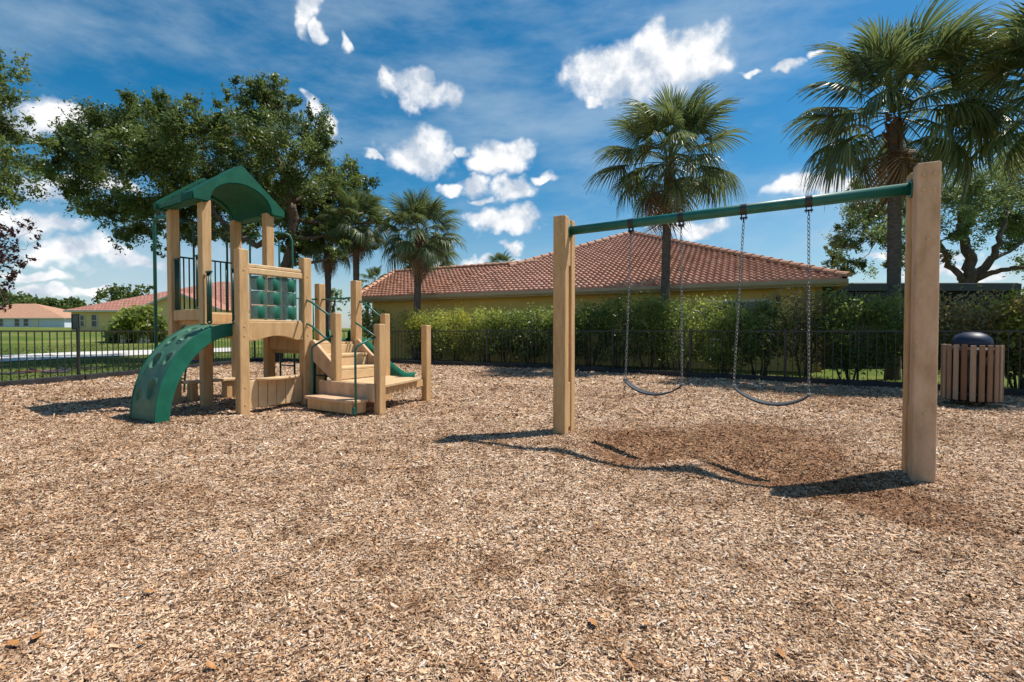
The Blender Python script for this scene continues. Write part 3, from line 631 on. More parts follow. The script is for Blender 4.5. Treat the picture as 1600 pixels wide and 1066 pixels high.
def white_house():
    Y = 116.0; k = Y / F
    def X(u): return (u - U0) * k
    def Z(v): return CAM_H + (517 - v) * k
    gz = float(terrain(X(50), Y)); x0, x1 = X(-90), X(101); ze = Z(497)
    root = tag(empty('white_house', (x0, Y, gz)), 'distant pale grey house with orange brown shingle roof at the far left', 'house')
    zl = ze - gz; Wd = x1 - x0; dp = 13.0; ov = .6
    MB().box(0, Wd, 0, dp, -.8, zl).build('wall', M['white_wall'], root)
    a, b, c, d = Vector((-ov, -ov, zl)), Vector((Wd + ov, -ov, zl)), Vector((Wd + ov, dp + ov, zl)), Vector((-ov, dp + ov, zl))
    rise = Z(475) - ze + .4; r0 = Vector((11, dp / 2, zl + rise)); r1 = Vector((X(16) - x0, dp / 2, zl + rise))
    roof_faces('roof', [(a, b, r1, r0), (b, c, r1), (c, d, r0, r1), (d, a, r0)], M['far_shingle'], root)
    MB().box(-ov, Wd + ov, -ov, -ov + .06, zl - .25, zl).build('fascia', M['white_trim'], root)
    MB().box(-ov + .02, Wd + ov, -ov + .07, -.01, zl - .2, zl - .16).build('soffit', M['white_trim'], root)
    for u in (2, 27.5, 41.5): window_on(root, X(u) - x0, Z(509.5) - gz, Z(498.5) - gz, 1.1, -.002, M['white_trim'])
    MB().box(X(52) - x0, X(61) - x0, -.15, -.001, -.5, zl - .25).build('garage_trim', M['white_trim'], root)
white_house()

# ------------------------------------------------------------------ play structure (local x runs right and towards the camera, y right and away)
def play_structure():
    S = 1.05; PW = .073
    root = tag(empty('play_structure', (-4.88, 7.65, 0), R(-32)), 'tan and green playground climbing tower with roof, arch climber, stairs and slide', 'play structure')
    def post(x, y, h, w_=PW, mat='tan', z0=-.05):
        return MB().box(-w_, w_, -w_, w_, z0, h).build('post', M[mat], root, .014, 2, loc=(x, y, 0))
    for (x, y) in ((-S, 0), (0, 0), (0, S), (-S, S)): post(x, y, 3.32)
    post(S, 0, 2.45); post(S, S, 2.45); post(S, 2 * S, 2.17); post(0, 2 * S, 2.17)
    # decks of planks
    def deck(x0, x1, y0, y1, z, n=7):
        d = empty('deck', (0, 0, 0), 0, root); wv = (x1 - x0) / n
        for i in range(n): MB().box(x0 + i * wv + .004, x0 + (i + 1) * wv - .004, y0, y1, z - .045, z).build('plank', M['tan_deck'], d, .006)
        for (a, b, c, e) in ((x0, x1, y0 + .003, y0 + .05), (x0, x1, y1 - .05, y1 - .003)): MB().box(a, b, c, e, z - .20, z - .047).build('joist', M['tan'], d, .006)
    deck(-S + .075, -.076, .04, S - .04, 1.55); deck(.076, S - .076, .04, S - .04, 1.37); deck(.076, S - .076, S + .04, 2 * S - .04, 1.06)
    # edge beams, the outer one with an arched underside
    def beam_y(x, y0, y1, z0, z1, t=.045, arch=0, name='edge_beam', mat='tan'):
        if arch:
            n = 14; poly = [(y0, z0)] + [(y0 + .12 + (y1 - y0 - .24) * i / n, z0 + arch * math.sin(math.pi * i / n)) for i in range(n + 1)] + [(y1, z0), (y1, z1), (y0, z1)]
        else: poly = [(y0, z0), (y1, z0), (y1, z1), (y0, z1)]
        return MB().prism(poly, 'x', x - t, x + t).build(name, M[mat], root, .008)
    def beam_x(y, x0, x1, z0, z1, t=.045, name='edge_beam', mat='tan'):
        return MB().box(x0, x1, y - t, y + t, z0, z1).build(name, M[mat], root, .008)
    beam_y(S, .075, S - .075, 1.10, 1.385, .05, .07); beam_x(0, .075, S - .075, 1.14, 1.34, .04)
    beam_x(0, -S + .075, -.075, 1.42, 1.60, .045); beam_y(-S, .075, S - .075, 1.38, 1.56)
    beam_x(S, -S + .075, -.075, 1.38, 1.56); beam_x(S, .075, S - .075, .92, 1.34, .03); beam_y(0, .075, S - .075, 1.36, 1.53, .03)
    beam_y(S, S + .075, 2 * S - .075, .86, 1.05, .03); beam_y(0, S + .075, 2 * S - .075, .86, 1.05, .03); beam_x(2 * S, .075, S - .075, .86, 1.05, .03)
    # game panel with rotating drums between the two nearer short posts
    gp = empty('game_panel', (0, 0, 0), 0, root)
    for (z0, z1) in ((2.10, 2.19), (2.195, 2.25)): beam_t = MB().box(S - .04 - (.012 if z1 < 2.2 else 0), S + .04 + (.012 if z1 < 2.2 else 0), .075, S - .075, z0, z1).build('rail', M['tan_deck'], gp, .01)
    MB().box(S - .036, S + .036, .075, S - .075, 1.387, 1.415).build('rail', M['tan_deck'], gp, .006)
    MB().box(S + .022, S + .027, .08, S - .08, 1.417, 2.097).build('clear_sheet', M['clear'], gp)
    for i, y in enumerate((.285, .54, .795)):
        for j in range(3):
            z = 1.535 + .222 * j
            dr = MB().lathe([(0, -.10), (.085, -.10), (.098, -.088), (.098, .088), (.085, .10), (0, .10)], (0, 0, 0), 6 if (i + j) % 2 else 12)
            o = dr.build('drum', M['green'], gp, 0, loc=(S - .06, y, z), rot=(0, 0, random.uniform(0, 1))); o.scale = (1.0, 1.17, 1.0)
            mk = MB(); xx = .047
            if (i + j) % 2: mk.tube([(xx, -.055, -.06), (xx, .055, .06)], .009, 6).tube([(xx, -.055, .06), (xx, .055, -.06)], .009, 6)
            else: mk.tube([(xx, .055 * math.cos(a * .3927), .06 * math.sin(a * .3927)) for a in range(17)], .009, 6, False)
            mk.build('mark', M['dark_green'], o, rot=(0, 0, -o.rotation_euler.z))
    for i in range(4): MB().tube([(S - .06, .165 + .252 * i, 1.415), (S - .06, .165 + .252 * i, 2.10)], .009, 6).build('rod', M['tan_deck'], gp)
    # low plank panel with half-round counter
    pp = empty('plank_panel', (0, 0, 0), 0, root); n = 6; wv = (S - .16) / n
    for i in range(n): MB().box(S - .02, S + .02, .08 + i * wv + .005, .08 + (i + 1) * wv - .005, .085, .50).build('plank', M['tan_deck'], pp, .007)
    MB().box(S - .055, S - .022, .08, S - .08, .15, .23).build('batten', M['tan'], pp, .005); MB().box(S - .055, S - .022, .08, S - .08, .36, .44).build('batten', M['tan'], pp, .005)
    ct = [(S + .022, .18)] + [(S + .022 + .20 * math.sin(math.pi * i / 16), S / 2 - .345 * math.cos(math.pi * i / 16)) for i in range(1, 16)] + [(S + .022, S - .18)]
    MB().prism(ct, 'z', .50, .535).build('counter', M['tan_deck'], pp, .008)
    # bar barriers beside the climbing openings
    def bars(x, y, axis, z0, z1):
        r0 = empty('bar_barrier', (x, y, 0), 0 if axis == 'x' else R(90), root)
        MB().box(-.075, .075, -.022, .022, z1 - .03, z1).build('cap', M['dark_green'], r0, .008)
        for i in (-1, 0, 1): MB().tube([(i * .05, 0, z0 + .04), (i * .05, 0, z1 - .02)], .015, 8).build('bar', M['dark_green'], r0)
        MB().tube([(-.06, 0, z0 + .05)] + [(-.06 * math.cos(math.pi * k / 8), 0, z0 + .05 - .05 * math.sin(math.pi * k / 8)) for k in range(1, 8)] + [(.06, 0, z0 + .05)], .016, 8).build('foot_loop', M['dark_green'], r0)
    bars(.165, -.02, 'x', 1.36, 2.19); bars(.90, -.02, 'x', 1.36, 2.19); bars(-.885, -.02, 'x', 1.55, 2.47); bars(-.165, -.02, 'x', 1.6, 2.47)
    # hoops and rails on the far left side of the tower
    def hoop(name, y0, y1, x, ztop, zb, mat='dark_green', r_=.018):
        c = (y0 + y1) / 2; rr = (y1 - y0) / 2
        MB().tube([(x, y0, zb), (x, y0, ztop - rr)] + [(x, c - rr * math.cos(math.pi * k / 10), ztop - rr + rr * math.sin(math.pi * k / 10)) for k in range(1, 10)] + [(x, y1, ztop - rr), (x, y1, zb)], r_, 8).build(name, M[mat], root)
    hoop('hoop_handle', .10, .33, -S - .02, 3.14, 1.5); hoop('hoop_handle', .60, .90, -S - .02, 3.05, 1.5)
    for (y0, y1) in ((.08, .34), (.59, .97)):
        MB().tube([(-S - .02, y0, 2.52), (-S - .02, y1, 2.52)], .015, 8).build('barrier_rail', M['dark_green'], root)
        k = 2 if y1 < .5 else 3
        for i in range(k): MB().tube([(-S - .02, y0 + (y1 - y0) * (i + 1) / (k + 1), 1.6), (-S - .02, y0 + (y1 - y0) * (i + 1) / (k + 1), 2.52)], .012, 8).build('barrier_bar', M['dark_green'], root)
    # sliding pole with its arm, and the curved ladder beside it
    MB().tube([(-2.05, .12, -.05), (-2.05, .12, 3.20), (-2.03, .12, 3.27), (-1.97, .13, 3.31), (-1.75, .15, 3.31), (-1.4, .2, 3.24), (-1.08, .22, 3.14)], .029, 10).build('sliding_pole', M['green_pipe'], root)
    la = empty('curved_ladder', (0, 0, 0), 0, root)
    def lp(t, y): a = t * math.pi / 2; return (-S - .05 - 1.28 * math.sin(a), y, 1.45 * math.cos(a) - .02)
    for y in (.36, .72): MB().tube([lp(i / 14, y) for i in range(15)], .021, 8).build('side_rail', M['dark_green'], la)
    for i in range(1, 7): MB().tube([lp(i / 7, .36), lp(i / 7, .72)], .015, 8).build('rung', M['dark_green'], la)
    # far side hoop ladder on the tower
    MB().tube([(-.30, S + .1, 1.5), (-.30, S + .1, 2.92), (-.26, S + .1, 3.0), (-.16, S + .12, 3.03), (.02, S + .30, 3.03), (.06, S + .38, 3.0), (.07, S + .42, 2.9), (.07, S + .45, .0)], .017, 8).build('ladder_rail', M['green_pipe'], root)
    MB().tube([(-.75, S + .1, 1.5), (-.75, S + .1, 2.92), (-.71, S + .12, 3.0), (-.6, S + .2, 3.03), (-.4, S + .38, 3.0), (-.38, S + .45, 2.9), (-.38, S + .45, .0)], .017, 8).build('ladder_rail', M['green_pipe'], root)
    for z in (.3, .6, .9, 1.2): MB().tube([(-.38, S + .45, z), (.07, S + .45, z)], .014, 8).build('rung', M['dark_green'], root)
    # bolt heads where rails and beams meet the posts
    bx = MB().tube([(0, 0, 0), (.009, 0, 0)], .013, 8).mesh('bolt'); bx.materials.append(M['tan_deck'])
    for (x, y, zs) in ((0, 0, (1.50, 1.44)), (S, 0, (1.32, 1.18, 2.15, .42, .16)), (S, S, (1.32, 1.18, 2.15, .42, .16)), (S, 2 * S, (1.0, .92)), (0, S, (1.50, 1.44)), (-S, S, (1.50, 1.44))):
        for z in zs: link('bolt', bx, None, root, (x + PW - .001, y, z))
    for (x, y, zs) in ((-S, 0, (1.54, 1.47)), (0, 0, (1.28, 1.20)), (S, 0, (1.28, 1.20))):
        for z in zs: link('bolt', bx, None, root, (x, y - PW + .001, z), (0, 0, R(-90)))
    # roof
    ro = empty('roof', (0, 0, 0), 0, root); xa, xb = -S - .11, .09; ye0, ye1, ym = -.20, S + .20, S / 2
    def section(g, out):   # gable outline with a vaulted underside
        top = [(ye1 + g, 3.29 - out), (ye1 + g, 3.355 + g), (ym, 3.96 + g * 1.2), (ye0 - g, 3.355 + g), (ye0 - g, 3.29 - out), (ye0 + .17, 3.29 - out)]
        va = [(ym - .50 * math.cos(math.pi * i / 16), 3.30 - out * .5 + (.40 - out) * math.sin(math.pi * i / 16)) for i in range(17)]
        return top + va + [(ye1 - .17, 3.29 - out)]
    def shell(x0, x1, sec, name, mat, bev):
        # ring of quads between outline and vault keeps the concave end faces clean
        n = len(sec); vs_ = [(x0, *p) for p in sec] + [(x1, *p) for p in sec]; fs = [(i, (i + 1) % n, n + (i + 1) % n, n + i) for i in range(n)]
        outer = [0, 1, 2, 3, 4, 5]; inner = list(range(22, 5, -1))
        def fill(off, flip):
            T = []
            def q(*ix): T.append(tuple(i + off for i in (ix if not flip else ix[::-1])))
            # vault points 6..22 run from the left foot to the right foot; outer 5..0 likewise (5,4,3,2,1,0,23)
            q(4, 5, 6, 7); q(3, 4, 7, 8); q(3, 8, 9); q(3, 9, 10); q(3, 10, 11); q(3, 11, 12, 2); q(2, 12, 13); q(2, 13, 14); q(2, 14, 15); q(2, 15, 16); q(2, 16, 17, 1); q(1, 17, 18); q(1, 18, 19); q(1, 19, 20); q(1, 20, 21, 0); q(0, 21, 22, 23)
            return T
        fs += fill(0, False) + fill(n, True)
        mb = MB().add(vs_, fs); me = mb.mesh(name); bm = bmesh.new(); bm.from_mesh(me); bmesh.ops.recalc_face_normals(bm, faces=bm.faces)
        if bev: bmesh.ops.bevel(bm, geom=[e_ for e_ in bm.edges if e_.calc_face_angle(0) > .45], offset=bev, segments=2, affect='EDGES', clamp_overlap=True)
        bm.to_mesh(me); bm.free(); return link(name, me, M[mat], ro)
    shell(xa + .10, xb - .34, section(-.045, 0), 'roof_body', 'roof_green', 0)
    shell(xb - .34, xb + .06, section(.035, .02), 'gable_rim', 'roof_green', .02); shell(xa - .03, xa + .10, section(.035, .02), 'gable_rim', 'roof_green', .02)
    sh = MB()
    for side in (0, 1):
        for j in range(7):
            t0, t1 = j / 7, (j + 1.25) / 7
            for i in range(9):
                x0 = xa + .105 + (xb - .35 - xa - .105) * (i + (.5 if j % 2 else 0)) / 9; x1 = min(x0 + (xb - .35 - xa - .105) / 9 - .012, xb - .345)
                if x1 - x0 < .02: continue
                def pt(t, up): 
                    y = (ye0 + (ym - ye0) * min(t, 1)) if side == 0 else (ye1 + (ym - ye1) * min(t, 1)); return y, 3.32 + (3.915 - 3.32) * min(t, 1) + up
                (ya, za), (yb, zb) = pt(t0, .05), pt(t1, .012); zc = za - .05 if j else 3.285
                sh.add([(x0, ya, za), (x1, ya, za), (x1, yb, zb), (x0, yb, zb), (x0, ya, zc), (x1, ya, zc)], [(0, 1, 2, 3), (4, 5, 1, 0), (4, 0, 3), (5, 2, 1)])
    sh.build('shingle_relief', M['shingle'], ro)
    # arch climber with hand holes
    cl = empty('arch_climber', (0, 0, 0), 0, root); nu, nv = 40, 90; x0, x1 = .12, .84
    holes = [(.33, .20, .13, .036), (.72, .17, .11, .034), (.62, .34, .14, .05), (.22, .38, .085, .042), (.30, .58, .14, .06), (.74, .56, .085, .05), (.66, .79, .13, .066), (.18, .84, .07, .035), (.40, .08, .11, .026)]
    def cpt(s, t, d=0.0):
        a = t * math.pi / 2; ny, nz = math.sin(a) * 1.0, math.cos(a) * .85; l = math.hypot(ny, nz)
        y = -.03 - 1.0 * math.sin(a); z = 1.30 * math.cos(a) + .03
        return (x0 + (x1 - x0) * s, y - ny / l * d, z + nz / l * d)
    V = []; Fq = []
    for j in range(nv + 1):
        for i in range(nu + 1):
            s, t = i / nu, j / nv; d = 0
            for (hs, ht, ra, rb) in holes:
                q = math.hypot((s - hs) / ra, (t - ht) / rb)
                if q < 1.5: d += (.022 * math.exp(-((q - 1.12) / .16) ** 2) if (ht - t) > -.2 else 0) - .05 * (1 - min(1, max(0, (q - .80) / .20)) ** 2 * (3 - 2 * min(1, max(0, (q - .80) / .20)))) if True else 0
            edge = min(s, 1 - s); d += .018 * math.exp(-(edge / .05) ** 2)
            V.append(cpt(s, t, d))
    def open_at(s, t): return any(math.hypot((s - a) / c, (t - b) / d) < .62 for (a, b, c, d) in holes)
    for j in range(nv):
        for i in range(nu):
            if open_at((i + .5) / nu, (j + .5) / nv): continue     # the hand holes open onto the dark sheet behind
            k = j * (nu + 1) + i; Fq.append((k, k + 1, k + nu + 2, k + nu + 1))
    link('climbing_face', np_mesh('climbing_face', V, Fq, smooth=True), M['green_worn'], cl)
    V = [cpt(i, j / 40, -.155 - .025 * math.sin(math.pi * j / 40)) for j in range(41) for i in (0, 1)]
    link('dark_backing', np_mesh('dark_backing', [(x, y, max(z, -.03)) for (x, y, z) in V], [(2 * j, 2 * j + 1, 2 * j + 3, 2 * j + 2) for j in range(40)], smooth=True), M['dark_green'], cl)  # dark sheet added behind the face so the hand holes look shaded
    for s in (0, 1):
        w0 = .0 if s == 0 else .0; mb = MB(); vs_ = []; fs = []
        xx0 = x0 - .03 if s == 0 else x1 - .004; xx1 = x0 + .004 if s == 0 else x1 + .03
        for j in range(41):
            t = j / 40; dep = -.15 - .03 * math.sin(math.pi * t)
            for (xx, d) in ((xx0, .026), (xx1, .03), (xx1, dep), (xx0, dep)): p = cpt(0, t, d); vs_.append((xx, p[1], max(p[2], -.03)))
        for j in range(40):
            for k in range(4): fs.append((j * 4 + k, j * 4 + (k + 1) % 4, j * 4 + 4 + (k + 1) % 4, j * 4 + 4 + k))
        fs += [(3, 2, 1, 0), (160, 161, 162, 163)]
        mb.add(vs_, fs, False).build('side_flange', M['green'], cl, .006)
    # bench under the tower
    bn = empty('bench', (0, 0, 0), 0, root)
    MB().box(-S - .02, -S + .24, .09, S - .09, .335, .38).build('seat_plank', M['tan_deck'], bn, .008)
    for y in (.22, .80): MB().box(-S + .02, -S + .20, y - .05, y + .05, -.03, .333).build('bench_leg', M['tan'], bn, .008)
    # stairs to the landing
    st = empty('stairs', (0, 0, 0), 0, root)
    for i, z in enumerate((.86, .66)):
        xs = S + .055 + .33 * i
        MB().box(xs, xs + .36, S + .10, 2 * S - .10, z - .05, z).build('tread', M['tan_deck'], st, .012, 2)
        MB().box(xs - .02, xs + .018, S + .10, 2 * S - .10, z + .002, z + .15).build('riser', M['tan_deck'], st, .005)
    MB().box(S + .055 + .66, S + .095 + .66, S + .10, 2 * S - .10, .47, .608).build('riser', M['tan_deck'], st, .005)
    for y in (S + .035, 2 * S - .095): MB().prism([(S + .05, .80), (S + .70, .40), (S + .78, .40), (S + .78, .62), (S + .14, 1.10), (S + .05, 1.10)], 'y', y, y + .06).build('stringer', M['tan_worn'], st, .008)
    # landing with its own posts
    A, B, C, Dp = (2.78, 1.07), (2.47, 2.42), (1.78, 2.12), (1.79, 1.08)
    for (p, h) in ((A, 1.35), (B, 1.35), (C, 1.55), (Dp, 1.53)): post(*p, h, .062, 'tan')
    ld = empty('landing', (0, 0, 0), 0, root); n = 8
    for i in range(n):
        y0 = 1.10 + 1.06 * i / n; y1 = 1.10 + 1.06 * (i + 1) / n - .008
        xe = 2.84 - (y0 - 1.10) / 1.06 * .28
        MB().box(1.73, xe, y0, y1, .41, .455).build('plank', M['tan_deck'], ld, .007)
    L_, rz = oriented((2.82, 1.07), (2.49, 2.40)); MB().box(0, L_, -.02, .02, .29, .405).build('edge_board', M['tan'], ld, .006, loc=(2.76, 1.12, 0), rot=(0, 0, rz))
    MB().box(1.50, 2.76, .965, 1.005, .20, .462).build('front_board', M['tan_worn'], ld, .008)
    sp = empty('lower_step', (0, 0, 0), 0, root)
    MB().box(1.56, 2.66, .66, .962, .20, .25).build('tread', M['tan_worn'], sp, .012, 2)
    MB().box(1.60, 2.62, .69, .73, .05, .198).build('riser', M['tan'], sp, .005); MB().box(1.60, 1.64, .735, .95, .05, .198).build('side_board', M['tan'], sp, .005); MB().box(2.58, 2.62, .735, .95, .05, .198).build('side_board', M['tan'], sp, .005)
    # handrails
    def rail(pts, r_=.0165, mat='green_pipe'): MB().tube(pts, r_, 8).build('handrail', M[mat], root)
    rail([(1.56, .80, .02), (1.56, .80, .95), (1.57, .81, 1.0), (1.60, .84, 1.03), (1.75, .98, 1.15), (1.79, 1.04, 1.17)])
    rail([(2.69, .70, .02), (2.69, .70, .97), (2.70, .72, 1.02), (2.71, .76, 1.05), (2.76, 1.0, 1.16)])
    MB().box(2.645, 2.70, .665, .70, .06, .16).build('rail_bracket', M['green_pipe'], root, .006)
    rail([(S + .05, S - .02, 1.76), (S + .2, S - .03, 1.72), (1.72, S - .02, 1.48)]); rail([(S + .05, S - .02, 1.37), (S + .2, S - .03, 1.33), (1.74, S - .02, 1.06)])
    rail([(S + .05, 2 * S + .02, 1.80), (S + .2, 2 * S + .02, 1.75), (1.74, 2 * S + .03, 1.45)]); rail([(S + .05, 2 * S - .06, 1.40), (S + .2, 2 * S - .06, 1.33), (1.72, 2 * S - .03, 1.08)])
    rail([(.05, 2 * S, 1.86), (S - .05, 2 * S, 1.86)]); rail([(0, S + .06, 1.86), (0, 2 * S - .06, 1.86)])
    for i in range(6): MB().tube([(0, S + .15 + .15 * i, 1.08), (0, S + .15 + .15 * i, 1.86)], .012, 8).build('barrier_bar', M['green_pipe'], root)
    # slide at the back
    prof = []
    nn = 30
    for j in range(nn + 1):
        t = j / nn; y = 2 * S + .02 + 1.72 * t
        z = 1.06 - (1.06 - .30) * (t * 1.18 if t < .8 else 1) if t < .8 else .30
        z = .17 + .91 * (1 - sstep(.02, .88, t) * .35 - min(1, max(0, (t - .04) / .82)) * .65)
        prof.append((y, float(z)))
    sec = [(-.34, .17), (-.31, .185), (-.28, .17), (-.26, .05), (-.18, .0), (.18, .0), (.26, .05), (.28, .17), (.31, .185), (.34, .17), (.32, -.02), (.18, -.05), (-.18, -.05), (-.32, -.02)]
    V = [(S / 2 + a, y, max(.02, z + b)) for (y, z) in prof for (a, b) in sec]; m = len(sec)
    Fq = [(j * m + k, j * m + (k + 1) % m, (j + 1) * m + (k + 1) % m, (j + 1) * m + k) for j in range(nn) for k in range(m)]
    MB().add(V, Fq, True).build('slide', M['green'], root)
    MB().tube([(S / 2 - .2, 3.6, -.03), (S / 2 - .2, 3.6, .15)], .03, 8).build('slide_leg', M['dark_green'], root); MB().tube([(S / 2 + .2, 3.6, -.03), (S / 2 + .2, 3.6, .15)], .03, 8).build('slide_leg', M['dark_green'], root)
    # support frame under the rear deck
    for x in (.30, .62): MB().tube([(x, 1.75, -.03), (x, 1.75, .86)], .028, 8).build('support_leg', M['dark_green'], root)
    MB().tube([(.1, 1.75, .42), (.85, 1.75, .42)], .016, 8).build('support_rung', M['dark_green'], root)
play_structure()

# ------------------------------------------------------------------ swing set
def swing_set():
    PL, PR = Vector((.63, 5.79)), Vector((3.41, 4.01)); Ls, rz = oriented(PL, PR); ZB = 2.44
    root = tag(empty('swing_frame', (*PL, 0), rz), 'tan two post swing frame with green cross beam on the right', 'swing frame')
    # local x runs from left post to right post, y away from the camera
    for i, x in enumerate((0, Ls)):
        s = 1 if i == 0 else -1     # inner side
        p = empty('post', (x, 0, 0), R(5), root)
        MB().box(-.078, .078, -.17, -.045, -.05, 2.60).build('front_board', M['tan'] if i == 0 else M['tan_worn'], p, .014, 2)
        MB().box(-.078, .078, .04, .165, -.05, 2.585).build('rear_board', M['tan'], p, .014, 2)
        a, b = (-.070, .066) if s > 0 else (-.066, .070)
        for (z0, z1) in ((.09, .63), (2.02, 2.575)): MB().box(a, b, -.043, .038, z0, z1).build('filler_block', M['tan'], p, .008)
        MB().box(-s * .07 - .012, -s * .07 + .012, -.043, .038, .64, 2.01).build('back_strip', M['tan_deck'], p, .004)
        for (bx, bz) in ((-.035, 2.50), (.035, 2.50), (-.035, 2.38), (.035, 2.38), (0, 1.98), (0, .58)): MB().tube([(bx, -.172, bz), (bx, -.180, bz)], .013, 8).build('bolt', M['tan_deck'], p)
        MB().tube([(s * .068, 0, ZB), (s * .088, 0, ZB)], .075, 16).build('beam_plate', M['green_pipe'], p)
    MB().tube([(.05, 0, ZB), (Ls - .05, 0, ZB)], .051, 20).build('cross_beam', M['green_pipe'], root)
    ts = [.819, 1.358, 1.952, 2.496]
    k = 3.30 / Ls
    def chain(mb, p0, p1, pitch=.036):
        p0, p1 = Vector(p0), Vector(p1); n = max(2, int((p1 - p0).length / pitch)); d = (p1 - p0) / n; t = d.normalized()
        s = t.orthogonal().normalized()
        for i in range(n):
            c = p0 + d * (i + .5); q = s if i % 2 else t.cross(s); pts = []
            for a in range(10):
                an = 2 * math.pi * a / 10; pts.append(c + t * (math.sin(an) * pitch * .68) + q * (math.cos(an) * .0115))
            pts.append(pts[0]); mb.tube(pts, .0036, 4, False)
        return mb
    labs = ['black belt swing seat on steel chains, the left one with a loose chain end', 'black belt swing seat on steel chains, the right one nearer the tall post']
    for si, (ta, tb) in enumerate(((ts[0], ts[1]), (ts[2], ts[3]))):
        ta *= 1 / k; tb *= 1 / k
        sw = tag(empty('belt_swing', (PL.x + math.cos(rz) * (ta + tb) / 2, PL.y + math.sin(rz) * (ta + tb) / 2, .55), rz), labs[si], 'swing', 'belt swings')
        h = (tb - ta) / 2
        zt = ZB - .55; ze = (.155, .135) if si == 0 else (.155, .11)
        ends = [(-h - .055, 0, ze[0]), (h + .02, 0, ze[1])] if si == 0 else [(-h - .075, 0, ze[0]), (h + .02, 0, ze[1])]
        for q, (sx, e_) in enumerate(((-h, ends[0]), (h, ends[1]))):
            hg = MB().tube([(sx - .028, 0, zt), (sx + .028, 0, zt)], .0535, 18, False)
            hg.box(sx - .024, sx - .016, -.022, .022, zt - .10, zt - .045).box(sx + .016, sx + .024, -.022, .022, zt - .10, zt - .045).tube([(sx - .034, 0, zt - .082), (sx + .034, 0, zt - .082)], .009, 8)
            hg.tube([(sx, .018 * math.cos(a * .628), zt - .105 - .022 * math.sin(a * .628)) for a in range(11)], .006, 6, False)
            hg.build('hanger', M['green_pipe'] if False else M['black_metal'], sw)
            chain(MB(), (sx, 0, zt - .125), e_).build('chain', M['steel'], sw)
            MB().box(e_[0] - .018, e_[0] + .018, -.035, .035, e_[2] - .02, e_[2] + .012).build('clasp', M['steel'], sw, .004)
        if si == 0:
            mb = chain(MB(), (ends[0][0], 0, ends[0][2]), (ends[0][0] - .012, -.02, ends[0][2] - .20)); mb.build('loose_chain', M['steel'], sw)
        a, b = Vector(ends[0]), Vector(ends[1]); V = []; Fq = []; nn = 22
        for j in range(nn + 1):
            t = j / nn; p = a.lerp(b, t); sag = -.125 * (1 - (2 * t - 1) ** 2) ** .85
            wd = .075 - .03 * abs(2 * t - 1) ** 3
            for (yy, zz) in ((-wd, .0), (-wd * .5, -.003), (wd * .5, -.003), (wd, 0), (wd, -.017), (-wd, -.017)): V.append((p.x, yy, p.z + sag + zz))
        for j in range(nn):
            for q in range(6): Fq.append((j * 6 + q, j * 6 + (q + 1) % 6, j * 6 + 6 + (q + 1) % 6, j * 6 + 6 + q))
        MB().add(V, Fq, True).build('belt_seat', M['rubber'], sw)
swing_set()

# ------------------------------------------------------------------ litter bin
def litter_bin():
    root = tag(empty('litter_bin', (7.62, 7.95, 0)), 'round wood slat litter bin with navy dome lid by the right fence', 'litter bin')
    MB().lathe([(.0, .10), (.33, .10), (.33, .98), (.30, .98), (.30, .2), (0, .2)], n=28).build('liner', M['black_metal'], root)
    for z in (.2, .9): MB().lathe([(.335, z), (.352, z), (.352, z + .05), (.335, z + .05), (.335, z)], n=28).build('hoop', M['black_metal'], root)
    ms = []
    for i, m_ in enumerate(M['slat']):
        me = MB().box(.354, .380, -.036, .036, .12, 1.02).mesh('slat', .006); me.materials.append(m_); ms.append(me)
    rr = random.Random(4)
    for i in range(22): link('slat', ms[rr.choice((0, 0, 1, 2, 2, 3))], None, root, (0, 0, rr.uniform(-.006, .006)), (0, 0, 2 * math.pi * i / 22))
    for i in range(3): MB().box(.20, .26, -.03, .03, -.04, .11).build('foot', M['black_metal'], root, .004, rot=(0, 0, i * 2.094))
    MB().lathe([(.25, .99), (.262, 1.04), (.245, 1.12), (.19, 1.185), (.1, 1.222), (0, 1.23)], n=28).build('dome_lid', M['navy'], root)
litter_bin()

# ------------------------------------------------------------------ foliage
def leaves_mesh(name, P, size, rng, tone=None, aspect=.42, up=.35, squash=1.0):
    n = len(P); d = rng.normal(0, 1, (n, 3)); d /= np.linalg.norm(d, axis=1)[:, None]
    nr = rng.normal(0, 1, (n, 3)) + np.array((0, 0, up * 2)); nr -= d * (nr * d).sum(1)[:, None]; nr /= np.linalg.norm(nr, axis=1)[:, None] + 1e-9
    s = np.cross(d, nr); L_ = size * np.exp(rng.normal(0, .25, n)); W_ = L_ * aspect
    b = P - d * (L_ * .5)[:, None]; t = P + d * (L_ * .5)[:, None]; m1 = P + s * (W_ * .5)[:, None] + nr * (W_ * .16)[:, None] - d * (L_ * .06)[:, None]; m2 = P - s * (W_ * .5)[:, None] + nr * (W_ * .16)[:, None] - d * (L_ * .06)[:, None]
    V = np.stack([b, m1, t, m2], 1).reshape(-1, 3)
    c = np.clip((rng.random(n) if tone is None else tone) + rng.normal(0, .12, n), 0, 1)
    return np_mesh(name, V, np.arange(4 * n).reshape(-1, 4), np.repeat(np.repeat(c, 4)[:, None], 3, 1))
